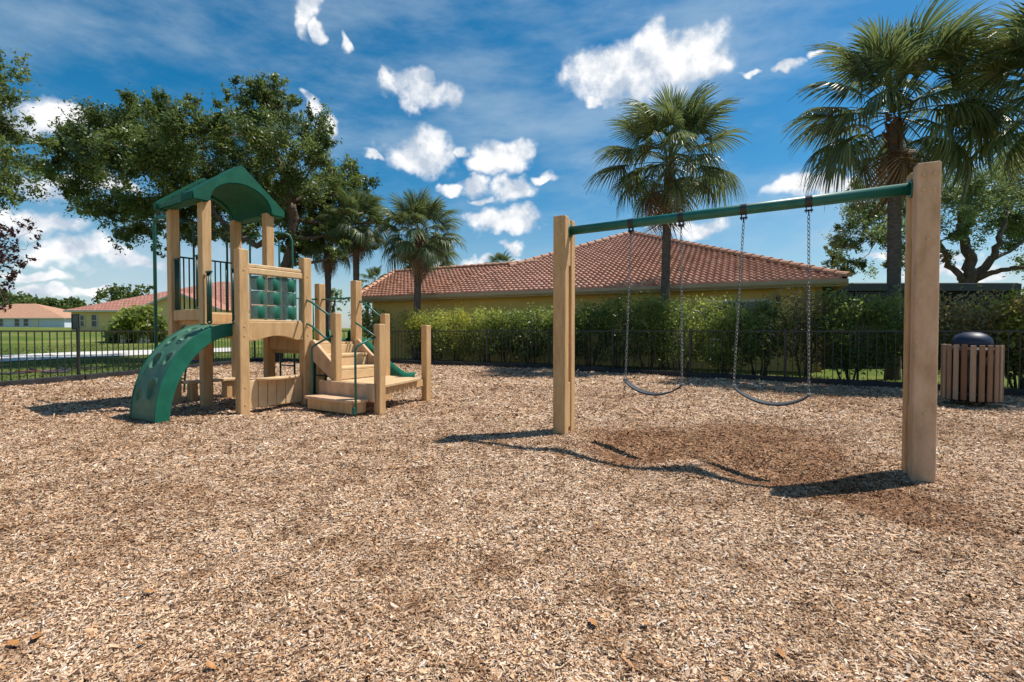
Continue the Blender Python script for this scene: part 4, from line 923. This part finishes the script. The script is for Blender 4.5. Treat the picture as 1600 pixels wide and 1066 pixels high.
def clump_points(blobs, per_m3, rng, shell=.45, sub=.36, nsub=None, flat=.8):
    """leaf positions: sub-clumps spread through each blob, thinner in its heart; tone falls by clump"""
    P, T = [], []
    for (x, y, z, r) in blobs:
        k = nsub or max(8, int(15 * r ** 1.2)); n = int(per_m3 * r ** 2.3 / k) + 1
        d = rng.normal(0, 1, (k, 3)); d /= np.linalg.norm(d, axis=1)[:, None]; rad = r * np.where(rng.random(k) < .22, rng.uniform(1, 1.32, k), rng.uniform(shell, 1, k))[:, None]; C = np.array((x, y, z)) + d * rad * np.array((1, 1, flat))
        for c in C:
            s = r * sub * rng.uniform(.45, 1.15); ax = rng.normal(0, 1, 3) + np.array((0, 0, .6)); ax /= np.linalg.norm(ax); q = rng.normal(0, .5, (n, 3)) * s * .62; q += np.outer(rng.normal(0, .62, n) * s, ax); P.append(c + q); T.append(np.full(n, rng.uniform(.15, .85)))
    return np.concatenate(P), np.concatenate(T)
def broad_tree(name, label, base, trunk, r0, blobs, mat, density, leaf, cat='tree', group=None, bark='bark', seed=1, shell=.4, sub=.34, up=.35, twig=True, aspect=.42):
    rng = np.random.default_rng(seed); b = Vector(base)
    root = tag(empty(name, base), label, cat, group)
    mb = MB(); nodes = []
    for path, ra, rb in trunk:
        pts = [Vector(p) - b for p in path]; fine = []
        for i in range(len(pts) - 1):
            for q in range(5): fine.append(pts[i].lerp(pts[i + 1], q / 5) + Vector(rng.normal(0, .02 + ra * .12, 3)) * (1 if i + q else 0))
        fine.append(pts[-1]); m = len(fine); rs = [ra + (rb - ra) * (i / (m - 1)) ** .8 for i in range(m)]
        mb.tube(fine, rs, 9); nodes += list(zip(fine, rs))
    if twig:
        for (x, y, z, r) in blobs:
            c = Vector((x, y, z)) - b
            near = min(nodes, key=lambda q: (q[0] - c).length + max(0, q[0].z - c.z) * .8)
            a, ra = near; mid = a.lerp(c, .5) + Vector(rng.normal(0, .12 * r, 3)) - Vector((0, 0, .06 * (c - a).length))
            ra = min(ra * .6, .09 + .02 * r); mb.tube([a, a.lerp(mid, .55) + Vector(rng.normal(0, .06, 3)), mid, mid.lerp(c, .5) + Vector(rng.normal(0, .06, 3)), c], [ra, ra * .8, ra * .6, ra * .42, ra * .25], 6)
            for q in range(5):
                dv = Vector(rng.normal(0, 1, 3)); dv.normalize(); e_ = c + dv * r * .85; st = mid.lerp(c, rng.uniform(.3, 1)); mb.tube([st, st.lerp(e_, .5) + Vector(rng.normal(0, .06, 3)), e_], [ra * .28, ra * .2, .006], 4)
    mb.build('trunk', M[bark], root)
    P, T = clump_points([(x - b.x, y - b.y, z - b.z, r) for (x, y, z, r) in blobs], density, rng, shell, sub)
    link('crown', leaves_mesh('crown', P, leaf, rng, T, aspect, up), mat, root)
    return root
def blobs_from(lst, Y, spread, seed):
    rng = random.Random(seed); out = []
    for (u, v, r) in lst:
        y = Y + rng.uniform(-spread, spread); p = at(u, v, y); out.append((p.x, p.y, p.z, r / F * y))
    return out
# big live oak behind the play structure
OAK = [(100, 255, 36), (128, 222, 36), (165, 196, 42), (212, 192, 38), (255, 180, 34), (300, 190, 42), (345, 190, 30), (150, 270, 46), (205, 255, 52), (262, 250, 56), (322, 250, 52), (180, 312, 36), (118, 295, 26), (232, 318, 42), (222, 362, 30), (188, 372, 17),
       (285, 320, 42), (335, 318, 38), (402, 140, 26), (425, 165, 38), (385, 185, 36), (440, 215, 50), (482, 205, 32), (400, 255, 50), (460, 280, 46), (500, 250, 30), (520, 285, 38), (380, 325, 36), (440, 340, 38), (502, 330, 42), (545, 305, 34), (562, 335, 28), (528, 370, 28), (350, 365, 26), (300, 372, 17), (250, 392, 12), (572, 285, 18), (90, 225, 20), (250, 150, 14), (300, 160, 16), (205, 160, 14), (430, 130, 16), (350, 225, 30), (300, 285, 34), (360, 285, 34), (250, 215, 34), (70, 265, 18), (150, 230, 30), (470, 320, 34), (485, 380, 22), (410, 300, 34), (545, 275, 24), (585, 320, 18), (370, 155, 18), (460, 160, 18), (500, 215, 20), (140, 330, 16), (200, 340, 18), (260, 355, 16), (500, 370, 28), (470, 392, 22), (530, 395, 18), (565, 372, 22), (588, 345, 18), (440, 378, 20), (325, 360, 20), (290, 355, 22), (395, 365, 22)]
ob = at(440, 560, 20.5); ob.z = -.05
def oak():
    Y = 20.5; t = [at(432, 560, Y), at(440, 470, Y), at(448, 410, Y), at(460, 360, Y), at(455, 320, Y - .3)]; t[0].z = -.05
    limbs = [([tuple(p) for p in t], .27, .19), ([tuple(t[4]), tuple(at(440, 270, Y - .6)), tuple(at(425, 220, Y)), tuple(at(410, 165, Y + .4))], .16, .05),
             ([tuple(t[4]), tuple(at(490, 290, Y + .5)), tuple(at(520, 270, Y + 1.2))], .13, .05),
             ([tuple(t[3]), tuple(at(400, 385, Y - .6)), tuple(at(360, 365, Y - 1.0)), tuple(at(325, 320, Y - 1.2)), tuple(at(270, 270, Y - 1.0)), tuple(at(200, 235, Y - .6)), tuple(at(140, 235, Y))], .15, .04),
             ([tuple(at(335, 330, Y - 1.15)), tuple(at(320, 270, Y)), tuple(at(310, 210, Y + .8))], .09, .03), ([tuple(at(360, 366, Y - 1)), tuple(at(300, 345, Y)), tuple(at(235, 345, Y + .5))], .08, .03)]
    broad_tree('oak_tree', 'large spreading live oak behind the play structure', tuple(t[0]), limbs, .27, blobs_from(OAK, Y, 2.6, 3), M['oak'], 3000, .135, seed=11, sub=.46, shell=.25)
oak()
def left_tree():
    Y = 14.5; bs = [(0, 110, 26), (8, 150, 26), (12, 200, 36), (-40, 170, 60), (28, 245, 26), (8, 285, 36), (38, 215, 18), (-50, 250, 70), (30, 312, 12), (-110, 200, 80), (-110, 120, 70), (-45, 90, 45), (-30, 300, 40), (-160, 260, 70)]
    base = at(-230, 600, Y); base.z = -.05
    limbs = [([tuple(base), tuple(at(-225, 450, Y)), tuple(at(-205, 330, Y)), tuple(at(-160, 240, Y))], .22, .12), ([tuple(at(-190, 300, Y)), tuple(at(-100, 260, Y)), tuple(at(-20, 240, Y))], .10, .03), ([tuple(at(-160, 240, Y)), tuple(at(-90, 170, Y)), tuple(at(-30, 140, Y))], .10, .03)]
    broad_tree('oak_tree', 'leafy oak reaching into the picture at the upper left edge', tuple(base), limbs, .22, blobs_from(bs, Y, 1.5, 4), M['oak'], 2400, .11, seed=12, sub=.46, shell=.25)
left_tree()
def red_tree():
    Y = 12.6; bs = [(14, 362, 20), (44, 352, 16), (56, 378, 11), (12, 398, 24), (40, 405, 10), (2, 440, 16), (8, 478, 11), (-30, 420, 40), (-40, 370, 40), (-90, 400, 60)]
    base = at(-170, 600, Y); base.z = -.05
    limbs = [([tuple(base), tuple(at(-165, 500, Y)), tuple(at(-140, 430, Y))], .09, .05), ([tuple(at(-140, 430, Y)), tuple(at(-60, 400, Y)), tuple(at(20, 388, Y))], .05, .012), ([tuple(at(-140, 430, Y)), tuple(at(-60, 450, Y)), tuple(at(0, 455, Y))], .04, .012)]
    broad_tree('maroon_tree', 'small tree with dark maroon leaves at the left edge', tuple(base), limbs, .09, blobs_from(bs, Y, .6, 5), M['red'], 1000, .12, seed=13, up=.2)
red_tree()
def right_oak():
    Y = 23.0; bs = [(1318, 372, 30), (1350, 335, 38), (1306, 402, 22), (1385, 365, 36), (1335, 300, 20), (1375, 310, 26), (1430, 320, 36), (1490, 308, 40), (1540, 298, 46), (1592, 308, 44), (1500, 358, 30), (1560, 350, 36), (1605, 365, 36), (1450, 385, 22), (1340, 415, 24), (1480, 400, 14), (1610, 415, 22), (1640, 330, 50), (1570, 265, 26), (1510, 270, 22), (1400, 410, 26), (1300, 385, 16), (1660, 390, 40)]
    base = at(1512, 560, Y); base.z = -.05
    limbs = [([tuple(base), tuple(at(1512, 470, Y)), tuple(at(1515, 432, Y)), tuple(at(1512, 395, Y)), tuple(at(1500, 350, Y))], .42, .16), ([tuple(at(1517, 440, Y)), tuple(at(1545, 410, Y - .4)), tuple(at(1560, 380, Y - .7)), tuple(at(1575, 330, Y - .5))], .24, .07),
             ([tuple(at(1528, 435, Y - .2)), tuple(at(1565, 422, Y - 1)), tuple(at(1600, 418, Y - 1.4)), tuple(at(1640, 410, Y - 1.6))], .15, .05), ([tuple(at(1508, 440, Y)), tuple(at(1480, 415, Y + .4)), tuple(at(1476, 390, Y)), tuple(at(1440, 350, Y))], .17, .06),
             ([tuple(at(1476, 392, Y)), tuple(at(1420, 390, Y)), tuple(at(1360, 370, Y))], .12, .03), ([tuple(at(1548, 408, Y - .4)), tuple(at(1585, 390, Y)), tuple(at(1620, 360, Y))], .1, .03)]
    broad_tree('oak_tree', 'wide oak with forked dark limbs behind the right swing post', tuple(base), limbs, .3, blobs_from(bs, Y, 2.4, 6), M['oak_r'], 2300, .135, seed=14, sub=.46, shell=.25)
right_oak()

# hedge shrubs
def shrub(name, label, x, y, rx, h, mat, seed, n=5200, leaf=.07, group=None, low=.5, cat='shrub', z0=None, stems=6, dome=False, aspect=.45):
    rng = np.random.default_rng(seed); z = float(terrain(x, y)) if z0 is None else z0
    root = tag(empty(name, (x, y, z)), label, cat, group); mb = MB()
    for i in range(stems):
        a = rng.uniform(0, 6.28); r_ = rng.uniform(.05, .3) * rx; e_ = Vector((math.cos(a) * rx * rng.uniform(.3, .8), math.sin(a) * rx * rng.uniform(.3, .8), h * rng.uniform(.55, .85)))
        s = Vector((math.cos(a) * r_, math.sin(a) * r_, -.03)); mb.tube([s, s.lerp(e_, .35) + Vector(rng.normal(0, .05, 3)), s.lerp(e_, .7) + Vector(rng.normal(0, .05, 3)), e_], [.024, .02, .015, .006], 5)
    mb.build('stem', M['bark'], root)
    k = 46; C = rng.uniform(-1, 1, (k * 3, 3)); 
    if dome: C[:, 2] = np.abs(C[:, 2]); C = C[np.linalg.norm(C, axis=1) < 1][:k]; C[:, 2] = C[:, 2] * (h - low) + low
    else: C = C[np.abs(C[:, 0]) + np.abs(C[:, 1]) < 1.7][:k]; C[:, 2] = low + (C[:, 2] * .5 + .5) ** .8 * (h - low) * (1 - .26 * np.hypot(C[:, 0] * .6, C[:, 1]) ** 2)
    C[:, :2] *= rx * .86
    m = n // len(C); P = np.concatenate([c + rng.normal(0, .16, (m, 3)) * np.array((1, 1, .8)) * (rx / .9) ** .7 for c in C]); T = np.concatenate([np.full(m, np.clip(.15 + .55 * (c[2] - low) / (h - low) + rng.normal(0, .14), 0, 1)) for c in C])  # leaf tone rises with height: sunlit tops are painted into the colour
    P = P[P[:, 2] > .06]; T = T[:len(P)]
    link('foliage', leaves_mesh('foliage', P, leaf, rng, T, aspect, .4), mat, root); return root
def hedge():
    pts = [Vector(FENCE[3]) + Vector((1.1, .75)), Vector((1.2, 15.6)) + Vector((.55, 1.05)), Vector((8.4, 10.25)) + Vector((.75, 1.0)), Vector((11.8, 8.6))]
    acc = 0; out = []
    for k in range(3):
        L_ = (pts[k + 1] - pts[k]).length; n = max(1, round(L_ / 1.02))
        for i in range(n): out.append(pts[k].lerp(pts[k + 1], i / n))
    rr = random.Random(8)
    for i, p in enumerate(out):
        x = p.x; u = U0 + F * p.x / p.y
        kind = 'hedge'
        if u < 760: kind = 'hedge_y' if i % 2 == 0 else 'bush'
        elif 850 < u < 900 or 1080 < u < 1150: kind = 'bush'
        elif 1210 < u < 1330: kind = 'hedge_b' if i % 2 else 'hedge'
        elif u > 1470: kind = 'hedge_b'
        h = 2.28 + rr.uniform(-.30, .20) - (.1 if u > 1340 else 0) + (.1 if u > 1450 else 0)
        ordn = ['first', 'second', 'third', 'fourth', 'fifth', 'sixth', 'seventh', 'eighth', 'ninth', 'tenth', 'eleventh', 'twelfth', 'thirteenth', 'fourteenth', 'fifteenth', 'sixteenth', 'seventeenth', 'eighteenth', 'nineteenth', 'twentieth', 'last'][min(i, 20)]
        lab = {'hedge': ('clipped dark green hedge shrub behind the picket fence', 'dark green hedge shrubs'), 'bush': ('clipped yellow green hedge shrub behind the picket fence', 'yellow green hedge shrubs'),
               'hedge_y': ('golden tipped hedge shrub behind the picket fence', 'golden hedge shrubs'), 'hedge_b': ('bronze leaved hedge shrub behind the picket fence', 'bronze hedge shrubs')}[kind]
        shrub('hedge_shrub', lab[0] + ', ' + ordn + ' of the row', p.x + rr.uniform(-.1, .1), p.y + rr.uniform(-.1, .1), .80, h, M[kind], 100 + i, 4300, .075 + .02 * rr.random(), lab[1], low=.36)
hedge()
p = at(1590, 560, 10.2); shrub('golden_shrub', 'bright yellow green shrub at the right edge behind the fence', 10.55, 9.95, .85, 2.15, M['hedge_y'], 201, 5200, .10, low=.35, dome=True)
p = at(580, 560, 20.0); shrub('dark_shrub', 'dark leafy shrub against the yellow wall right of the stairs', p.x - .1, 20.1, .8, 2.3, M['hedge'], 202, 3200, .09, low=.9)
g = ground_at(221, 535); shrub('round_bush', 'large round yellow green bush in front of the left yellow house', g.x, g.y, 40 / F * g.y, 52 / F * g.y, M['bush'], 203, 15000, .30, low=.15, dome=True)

# sabal palms
def frond_mesh(name, seed, petiole, blade, droop, nl=42, old=False):
    rng = random.Random(seed); V, Fq, C = [], [], []
    # petiole arching outwards along +x
    def rib(t): return Vector((petiole * t, 0, -droop * .22 * petiole * t * t))
    n = 6
    for i in range(n + 1):
        p = rib(i / n); w_ = .024 - .010 * i / n
        for (a, b) in ((0, w_ * .6), (w_, -w_ * .3), (-w_, -w_ * .3)): V.append((p.x, p.y + a, p.z + b)); C.append(.75 if not old else .4)
    for i in range(n):
        for k in range(3): Fq.append((i * 3 + k, i * 3 + (k + 1) % 3, i * 3 + 3 + (k + 1) % 3, i * 3 + 3 + k))
    tip = rib(1.0); sl = -droop * .44
    for j in range(nl):
        f = j / (nl - 1) * 2 - 1; th = f * R(122); L_ = blade * (1.06 - .30 * abs(f) ** 1.6) * rng.uniform(.88, 1.08); base = tip + Vector((.38 * blade * (1 - abs(f)) ** 1.3, 0, -.16 * blade * (1 - abs(f)) * droop))
        dx, dy = math.cos(th), math.sin(th); fold = .30 * abs(dy)
        c = rng.uniform(.1, .9); wd = .025 * rng.uniform(.8, 1.15); n0 = len(V); segs = 5
        dr = droop * rng.uniform(.75, 1.3)
        for i in range(segs + 1):
            t = i / segs; r_ = L_ * t
            bend = dr * (.10 * t + .85 * t ** 2.6) * L_
            x = base.x + dx * r_ * (1 - .16 * dr * t * t); y = base.y + dy * r_ * (1 - .20 * dr * t * t); z = base.z + fold * r_ * .55 - bend + sl * max(0, dx) * r_ * .45
            wv = wd * (.35 + .95 * t if t < .62 else .94 * min(1, (1 - t) / .30) + .03); ox, oy = -dy * wv, dx * wv
            V.append((x + ox, y + oy, z + .010)); V.append((x, y, z - .008)); V.append((x - ox, y - oy, z + .010)); C += [c, c * .85, c]
        for i in range(segs):
            q = n0 + i * 3; Fq.append((q, q + 1, q + 4, q + 3)); Fq.append((q + 1, q + 2, q + 5, q + 4))
    tri = [f for f in Fq]
    return np_mesh(name, V, tri, np.array(C)[:, None].repeat(3, 1))
FR = {}
def fronds():
    for i in range(4):
        FR['up%d' % i] = frond_mesh('frond', 20 + i, 1.15, .80, .34 + .10 * i); FR['mid%d' % i] = frond_mesh('frond', 30 + i, 1.30, .82, .55 + .11 * i); FR['low%d' % i] = frond_mesh('frond', 40 + i, 1.15, .80, .75 + .13 * i)
        FR['old%d' % i] = frond_mesh('frond', 50 + i, .8, .8, 1.5, 22, True)
    for k, me in FR.items(): me.materials.append(M['frond_old'] if k.startswith('old') else M['frond'])
fronds()
def palm(label, x, y, zc, rad, trunk_r=.16, seed=1, nf=50, lean=(0, 0), z0=-.05, olds=5):
    rng = random.Random(seed); root = tag(empty('palm_tree', (x, y, z0)), label, 'palm tree', None); h = zc - z0 - rad * .28
    pts = []; rs = []; n = 46
    for i in range(n + 1):
        t = i / n; pts.append((lean[0] * t * t, lean[1] * t * t, h * t)); rs.append(trunk_r * (1.12 - .22 * min(1, t * 3)) * (1 + .035 * math.sin(i * 2.3) + .03 * rng.uniform(-1, 1)) * (1 if t < .9 else 1.0 + (t - .9) * 2.2))
    MB().tube(pts, rs, 12).build('trunk', M['palm_bark'], root)
    top = Vector(pts[-1])
    bt = MB()
    for i in range(46):   # old leaf bases crossing below the crown
        a = rng.uniform(0, 6.28); z = h - rng.uniform(-.18, .75) * rad * .33; r_ = trunk_r * 1.0; d = Vector((math.cos(a), math.sin(a), 0)); q = Vector((lean[0], lean[1], z)) + d * r_ * .8; s = Vector((-d.y, d.x, 0)) * .04
        e_ = q + d * rng.uniform(.07, .17) + Vector((0, 0, rng.uniform(.14, .28))); e_ += s * rng.uniform(-1, 1)
        bt.add([q - s, q + s, e_ + s * .5, e_ - s * .5, q - s + d * .03, q + s + d * .03], [(0, 1, 2, 3), (4, 3, 2, 5), (0, 3, 4), (1, 5, 2), (0, 4, 5, 1)])
    bt.build('leaf_base', M['palm_boot'], root)
    sc = rad / 2.52
    for i in range(nf):
        f = (i + .5) / nf; el = R(86 - 113 * f + rng.uniform(-10, 10)); az = i * 2.39996 + rng.uniform(-.25, .25)
        kind = 'up' if f < .28 else 'mid' if f < .62 else 'low'
        o = link('frond', FR[kind + str(rng.randrange(4))], None, root, top + Vector((math.cos(az) * .07, math.sin(az) * .07, .12 + .30 * (1 - f))))
        o.rotation_euler = (Matrix.Rotation(az, 3, 'Z') @ Matrix.Rotation(-el, 3, 'Y') @ Matrix.Rotation(rng.uniform(-.5, .5), 3, 'X')).to_euler(); s = sc * rng.uniform(.88, 1.1); o.scale = (s, s, s)
    for i in range(olds):
        az = rng.uniform(0, 6.28); o = link('dry_frond', FR['old%d' % rng.randrange(4)], None, root, top + Vector((math.cos(az) * .1, math.sin(az) * .1, 0)))
        o.rotation_euler = (Matrix.Rotation(az, 3, 'Z') @ Matrix.Rotation(R(rng.uniform(35, 75)), 3, 'Y')).to_euler(); o.scale = (sc, sc, sc)
    return root
def palm_at(label, u, v, Y, rpx, **kw):
    p = at(u, v, Y); palm(label, p.x, p.y, p.z, rpx / F * Y, **kw)
palm_at('tall fan palm standing between the swings and the tiled roof', 1040, 232, 15.6, 118, trunk_r=.155, seed=21, lean=(.12, 0), olds=7)
palm_at('tall fan palm right behind the taller right swing post', 1402, 150, 12.4, 152, trunk_r=.165, seed=22, nf=54, lean=(-.05, 0))
palm_at('fan palm cut off by the right edge of the picture', 1660, 110, 10.6, 165, trunk_r=.165, seed=23, nf=54, olds=6)
palm_at('fan palm in front of the left end of the tiled roof', 650, 358, 19.6, 72, trunk_r=.16, seed=24, nf=54, lean=(.15, 0))
palm_at('fan palm half hidden under the oak, right of the two', 556, 345, 20.6, 58, trunk_r=.15, seed=25, nf=54, olds=8)
palm_at('fan palm half hidden under the oak, left of the two, with a darker trunk', 512, 372, 21.6, 52, trunk_r=.15, seed=26, nf=44, olds=8)
palm_at('fan palm whose crown shows behind the left end of the tiled roof', 668, 400, 34, 52, trunk_r=.16, seed=27, nf=54)
palm_at('small palm top peeking over the middle of the roof ridge', 783, 415, 40, 26, trunk_r=.16, seed=28, nf=36)
palm_at('low palm behind the stairs at the left end of the tiled house', 585, 440, 30, 26, trunk_r=.15, seed=29, nf=32)

# far trees on the left
def far_trees():
    for (name, label, u, v0, v1, Y, wpx, seed, mat) in (
            ('far_tree', 'distant tree above the yellow house roof', 200, 440, 505, 95, 34, 31, 'oak'),
            ('far_tree', 'low distant tree left of the one above the yellow roof', 166, 452, 505, 100, 20, 32, 'oak'),
            ('far_tree', 'distant dark tree behind the pale grey house, leftmost of the far row', 30, 462, 500, 160, 30, 33, 'oak'),
            ('far_tree', 'distant tree in the middle of the far row behind the grey house', 70, 464, 500, 165, 30, 34, 'oak'),
            ('far_tree', 'distant bushy tree at the right end of the far row', 105, 467, 503, 158, 26, 35, 'oak'),
            ('far_tree', 'far tree between the two left houses', 133, 474, 508, 150, 18, 36, 'oak'),
            ('far_tree', 'far tree at the left picture edge above the grey roof', -15, 458, 500, 170, 40, 37, 'oak'),
            ('far_tree', 'pale far tree seen between the short posts above the stairs', 520, 440, 500, 60, 26, 38, 'oak_r'),
            ('far_tree', 'far tree at the foot of the sky right of the stair posts', 575, 434, 500, 62, 22, 39, 'oak_r')):
        rng = random.Random(seed); bs = []
        for i in range(9): bs.append((u + rng.uniform(-.75, .75) * wpx, v0 + (v1 - v0) * rng.uniform(.15, .75), wpx * rng.uniform(.3, .48)))
        b = at(u, 510, Y); b.z = float(terrain(b.x, b.y))
        bl = blobs_from(bs, Y, wpx / F * Y * .5, seed); top = max(q[2] for q in bl)
        broad_tree(name, label, tuple(b), [([tuple(b), (b.x, b.y, b.z + (top - b.z) * .5), (b.x + .3, b.y, b.z + (top - b.z) * .8)], .25, .1)], .25, bl, M[mat], 60, .55 * Y / 120 + .12, seed=seed, aspect=.6)
far_trees()

# small things beyond the left fence
def lying_bike(label, u, v, rz, frame, seat, cat='bicycle', s=1.0, lift=.12):
    g = ground_at(u, v); root = tag(empty('bicycle', (g.x, g.y, g.z + lift * s), rz), label, cat); root.scale = (s, s, s)
    for x in (-.45, .45):
        MB().tube([(x + .24 * math.cos(a * .3927), .24 * math.sin(a * .3927), .0) for a in range(17)], .024, 6, False).build('tyre', M['rubber'], root)
        sp = MB()
        for a in range(6): sp.tube([(x, 0, 0), (x + .235 * math.cos(a * 1.047), .235 * math.sin(a * 1.047), 0)], .004, 4)
        sp.build('spokes', M['steel'], root)
    fr = MB().tube([(-.45, 0, .02), (-.15, .42, .03), (.32, .38, .03), (-.05, 0, .02), (-.45, 0, .02)], .02, 6).tube([(-.05, 0, .02), (-.17, .5, .03)], .018, 6).tube([(.45, 0, .02), (.30, .52, .03)], .018, 6); fr.build('frame', frame, root)
    MB().tube([(.30, .52, -.12), (.27, .56, .03), (.30, .52, .42)], .014, 6).build('handlebar', M['black_metal'], root)
    MB().add([(-.3, .46, -.04), (-.02, .48, .0), (-.02, .53, .0), (-.3, .56, .05), (-.3, .47, .13), (-.3, .52, .09)], [(0, 1, 4), (1, 2, 3, 5), (0, 3, 2, 1), (4, 1, 5), (0, 4, 5, 3)]).build('saddle', seat, root)
red_m = surf('red_paint', (.07, .008, .010), (.12, .012, .014), .45); blue_m = surf('blue_paint', (.008, .03, .16), (.015, .05, .24), .35); orange_m = surf('orange_plastic', (.62, .12, .012), (.75, .18, .02), .4)
lying_bike('small dark and red bicycle lying on the grass beyond the left fence', 55, 589, R(25), red_m, M['rubber'])
lying_bike('small bicycle lying on the grass just left of the arch climber beyond the fence', 120, 582, R(70), M['black_metal'], M['rubber'], s=.8)
lying_bike('blue and orange toy bicycle on the grass seen under the tower', 305, 570, R(10), blue_m, orange_m, s=1.0)
def ball():
    g = ground_at(308, 566); o = MB().lathe([(.0, 0), (.12, .02), (.2, .09), (.23, .18), (.2, .27), (.12, .34), (0, .36)], n=18).build('play_ball', orange_m, None, loc=(g.x, g.y, g.z)); tag(o, 'orange ball on the grass seen between the tower posts', 'ball')
ball()
def utility(u, v0, v1, w_, name, label, mat, cat, Ydir=None):
    g = ground_at(u, v1); Y = g.y; wd = w_ / F * Y; h = (v1 - v0) / F * Y
    root = tag(empty(name, tuple(g)), label, cat); MB().box(-wd / 2, wd / 2, -wd / 2, wd / 2, -.05, h).build('casing', mat, root, .02 * wd, 2)
    MB().box(-wd / 2 * .8, wd / 2 * .8, -wd / 2 - .02, -wd / 2 - .002, h * .15, h * .75).build('cover_panel', M['white_trim'], root, .004)
utility(193.5, 520, 536, 6.5, 'utility_post', 'white utility post on the lawn left of the round bush', M['white_trim'], 'utility post')
utility(224, 520, 536, 12, 'utility_cabinet', 'white utility cabinet below the round bush', M['white_trim'], 'utility cabinet')

# fallen leaves on the chips
def fallen():
    lf = MB().add([(-.03, 0, 0), (-.01, .016, .006), (.015, .018, .004), (.035, 0, .012), (.012, -.017, .008), (-.012, -.015, .003), (0, 0, -.002)], [(6, 0, 1), (6, 1, 2), (6, 2, 3), (6, 3, 4), (6, 4, 5), (6, 5, 0)]).mesh('fallen_leaf'); lf.materials.append(M['dead_leaf'])
    for i, (u, v) in enumerate(((1010, 972), (927, 970), (858, 850), (235, 925), (57, 995), (22, 1006), (225, 1000), (700, 700), (1410, 950), (560, 770), (1220, 1020), (330, 1040), (120, 870), (800, 760))):
        d = pix_dir(u, v); t = (CAM_H - .04) / -d.z; p = Vector((0, 0, CAM_H)) + d * t
        o = link('fallen_leaf', lf, None, None, (p.x, p.y, float(mulch_z(p.x, p.y)) + .016), (random.uniform(-.3, .3), random.uniform(-.3, .3), random.uniform(0, 6.28)), (random.uniform(.55, .95),) * 3)
        tag(o, 'small orange brown fallen leaf on the wood chips', 'leaf', 'fallen leaves on the chips')
fallen()
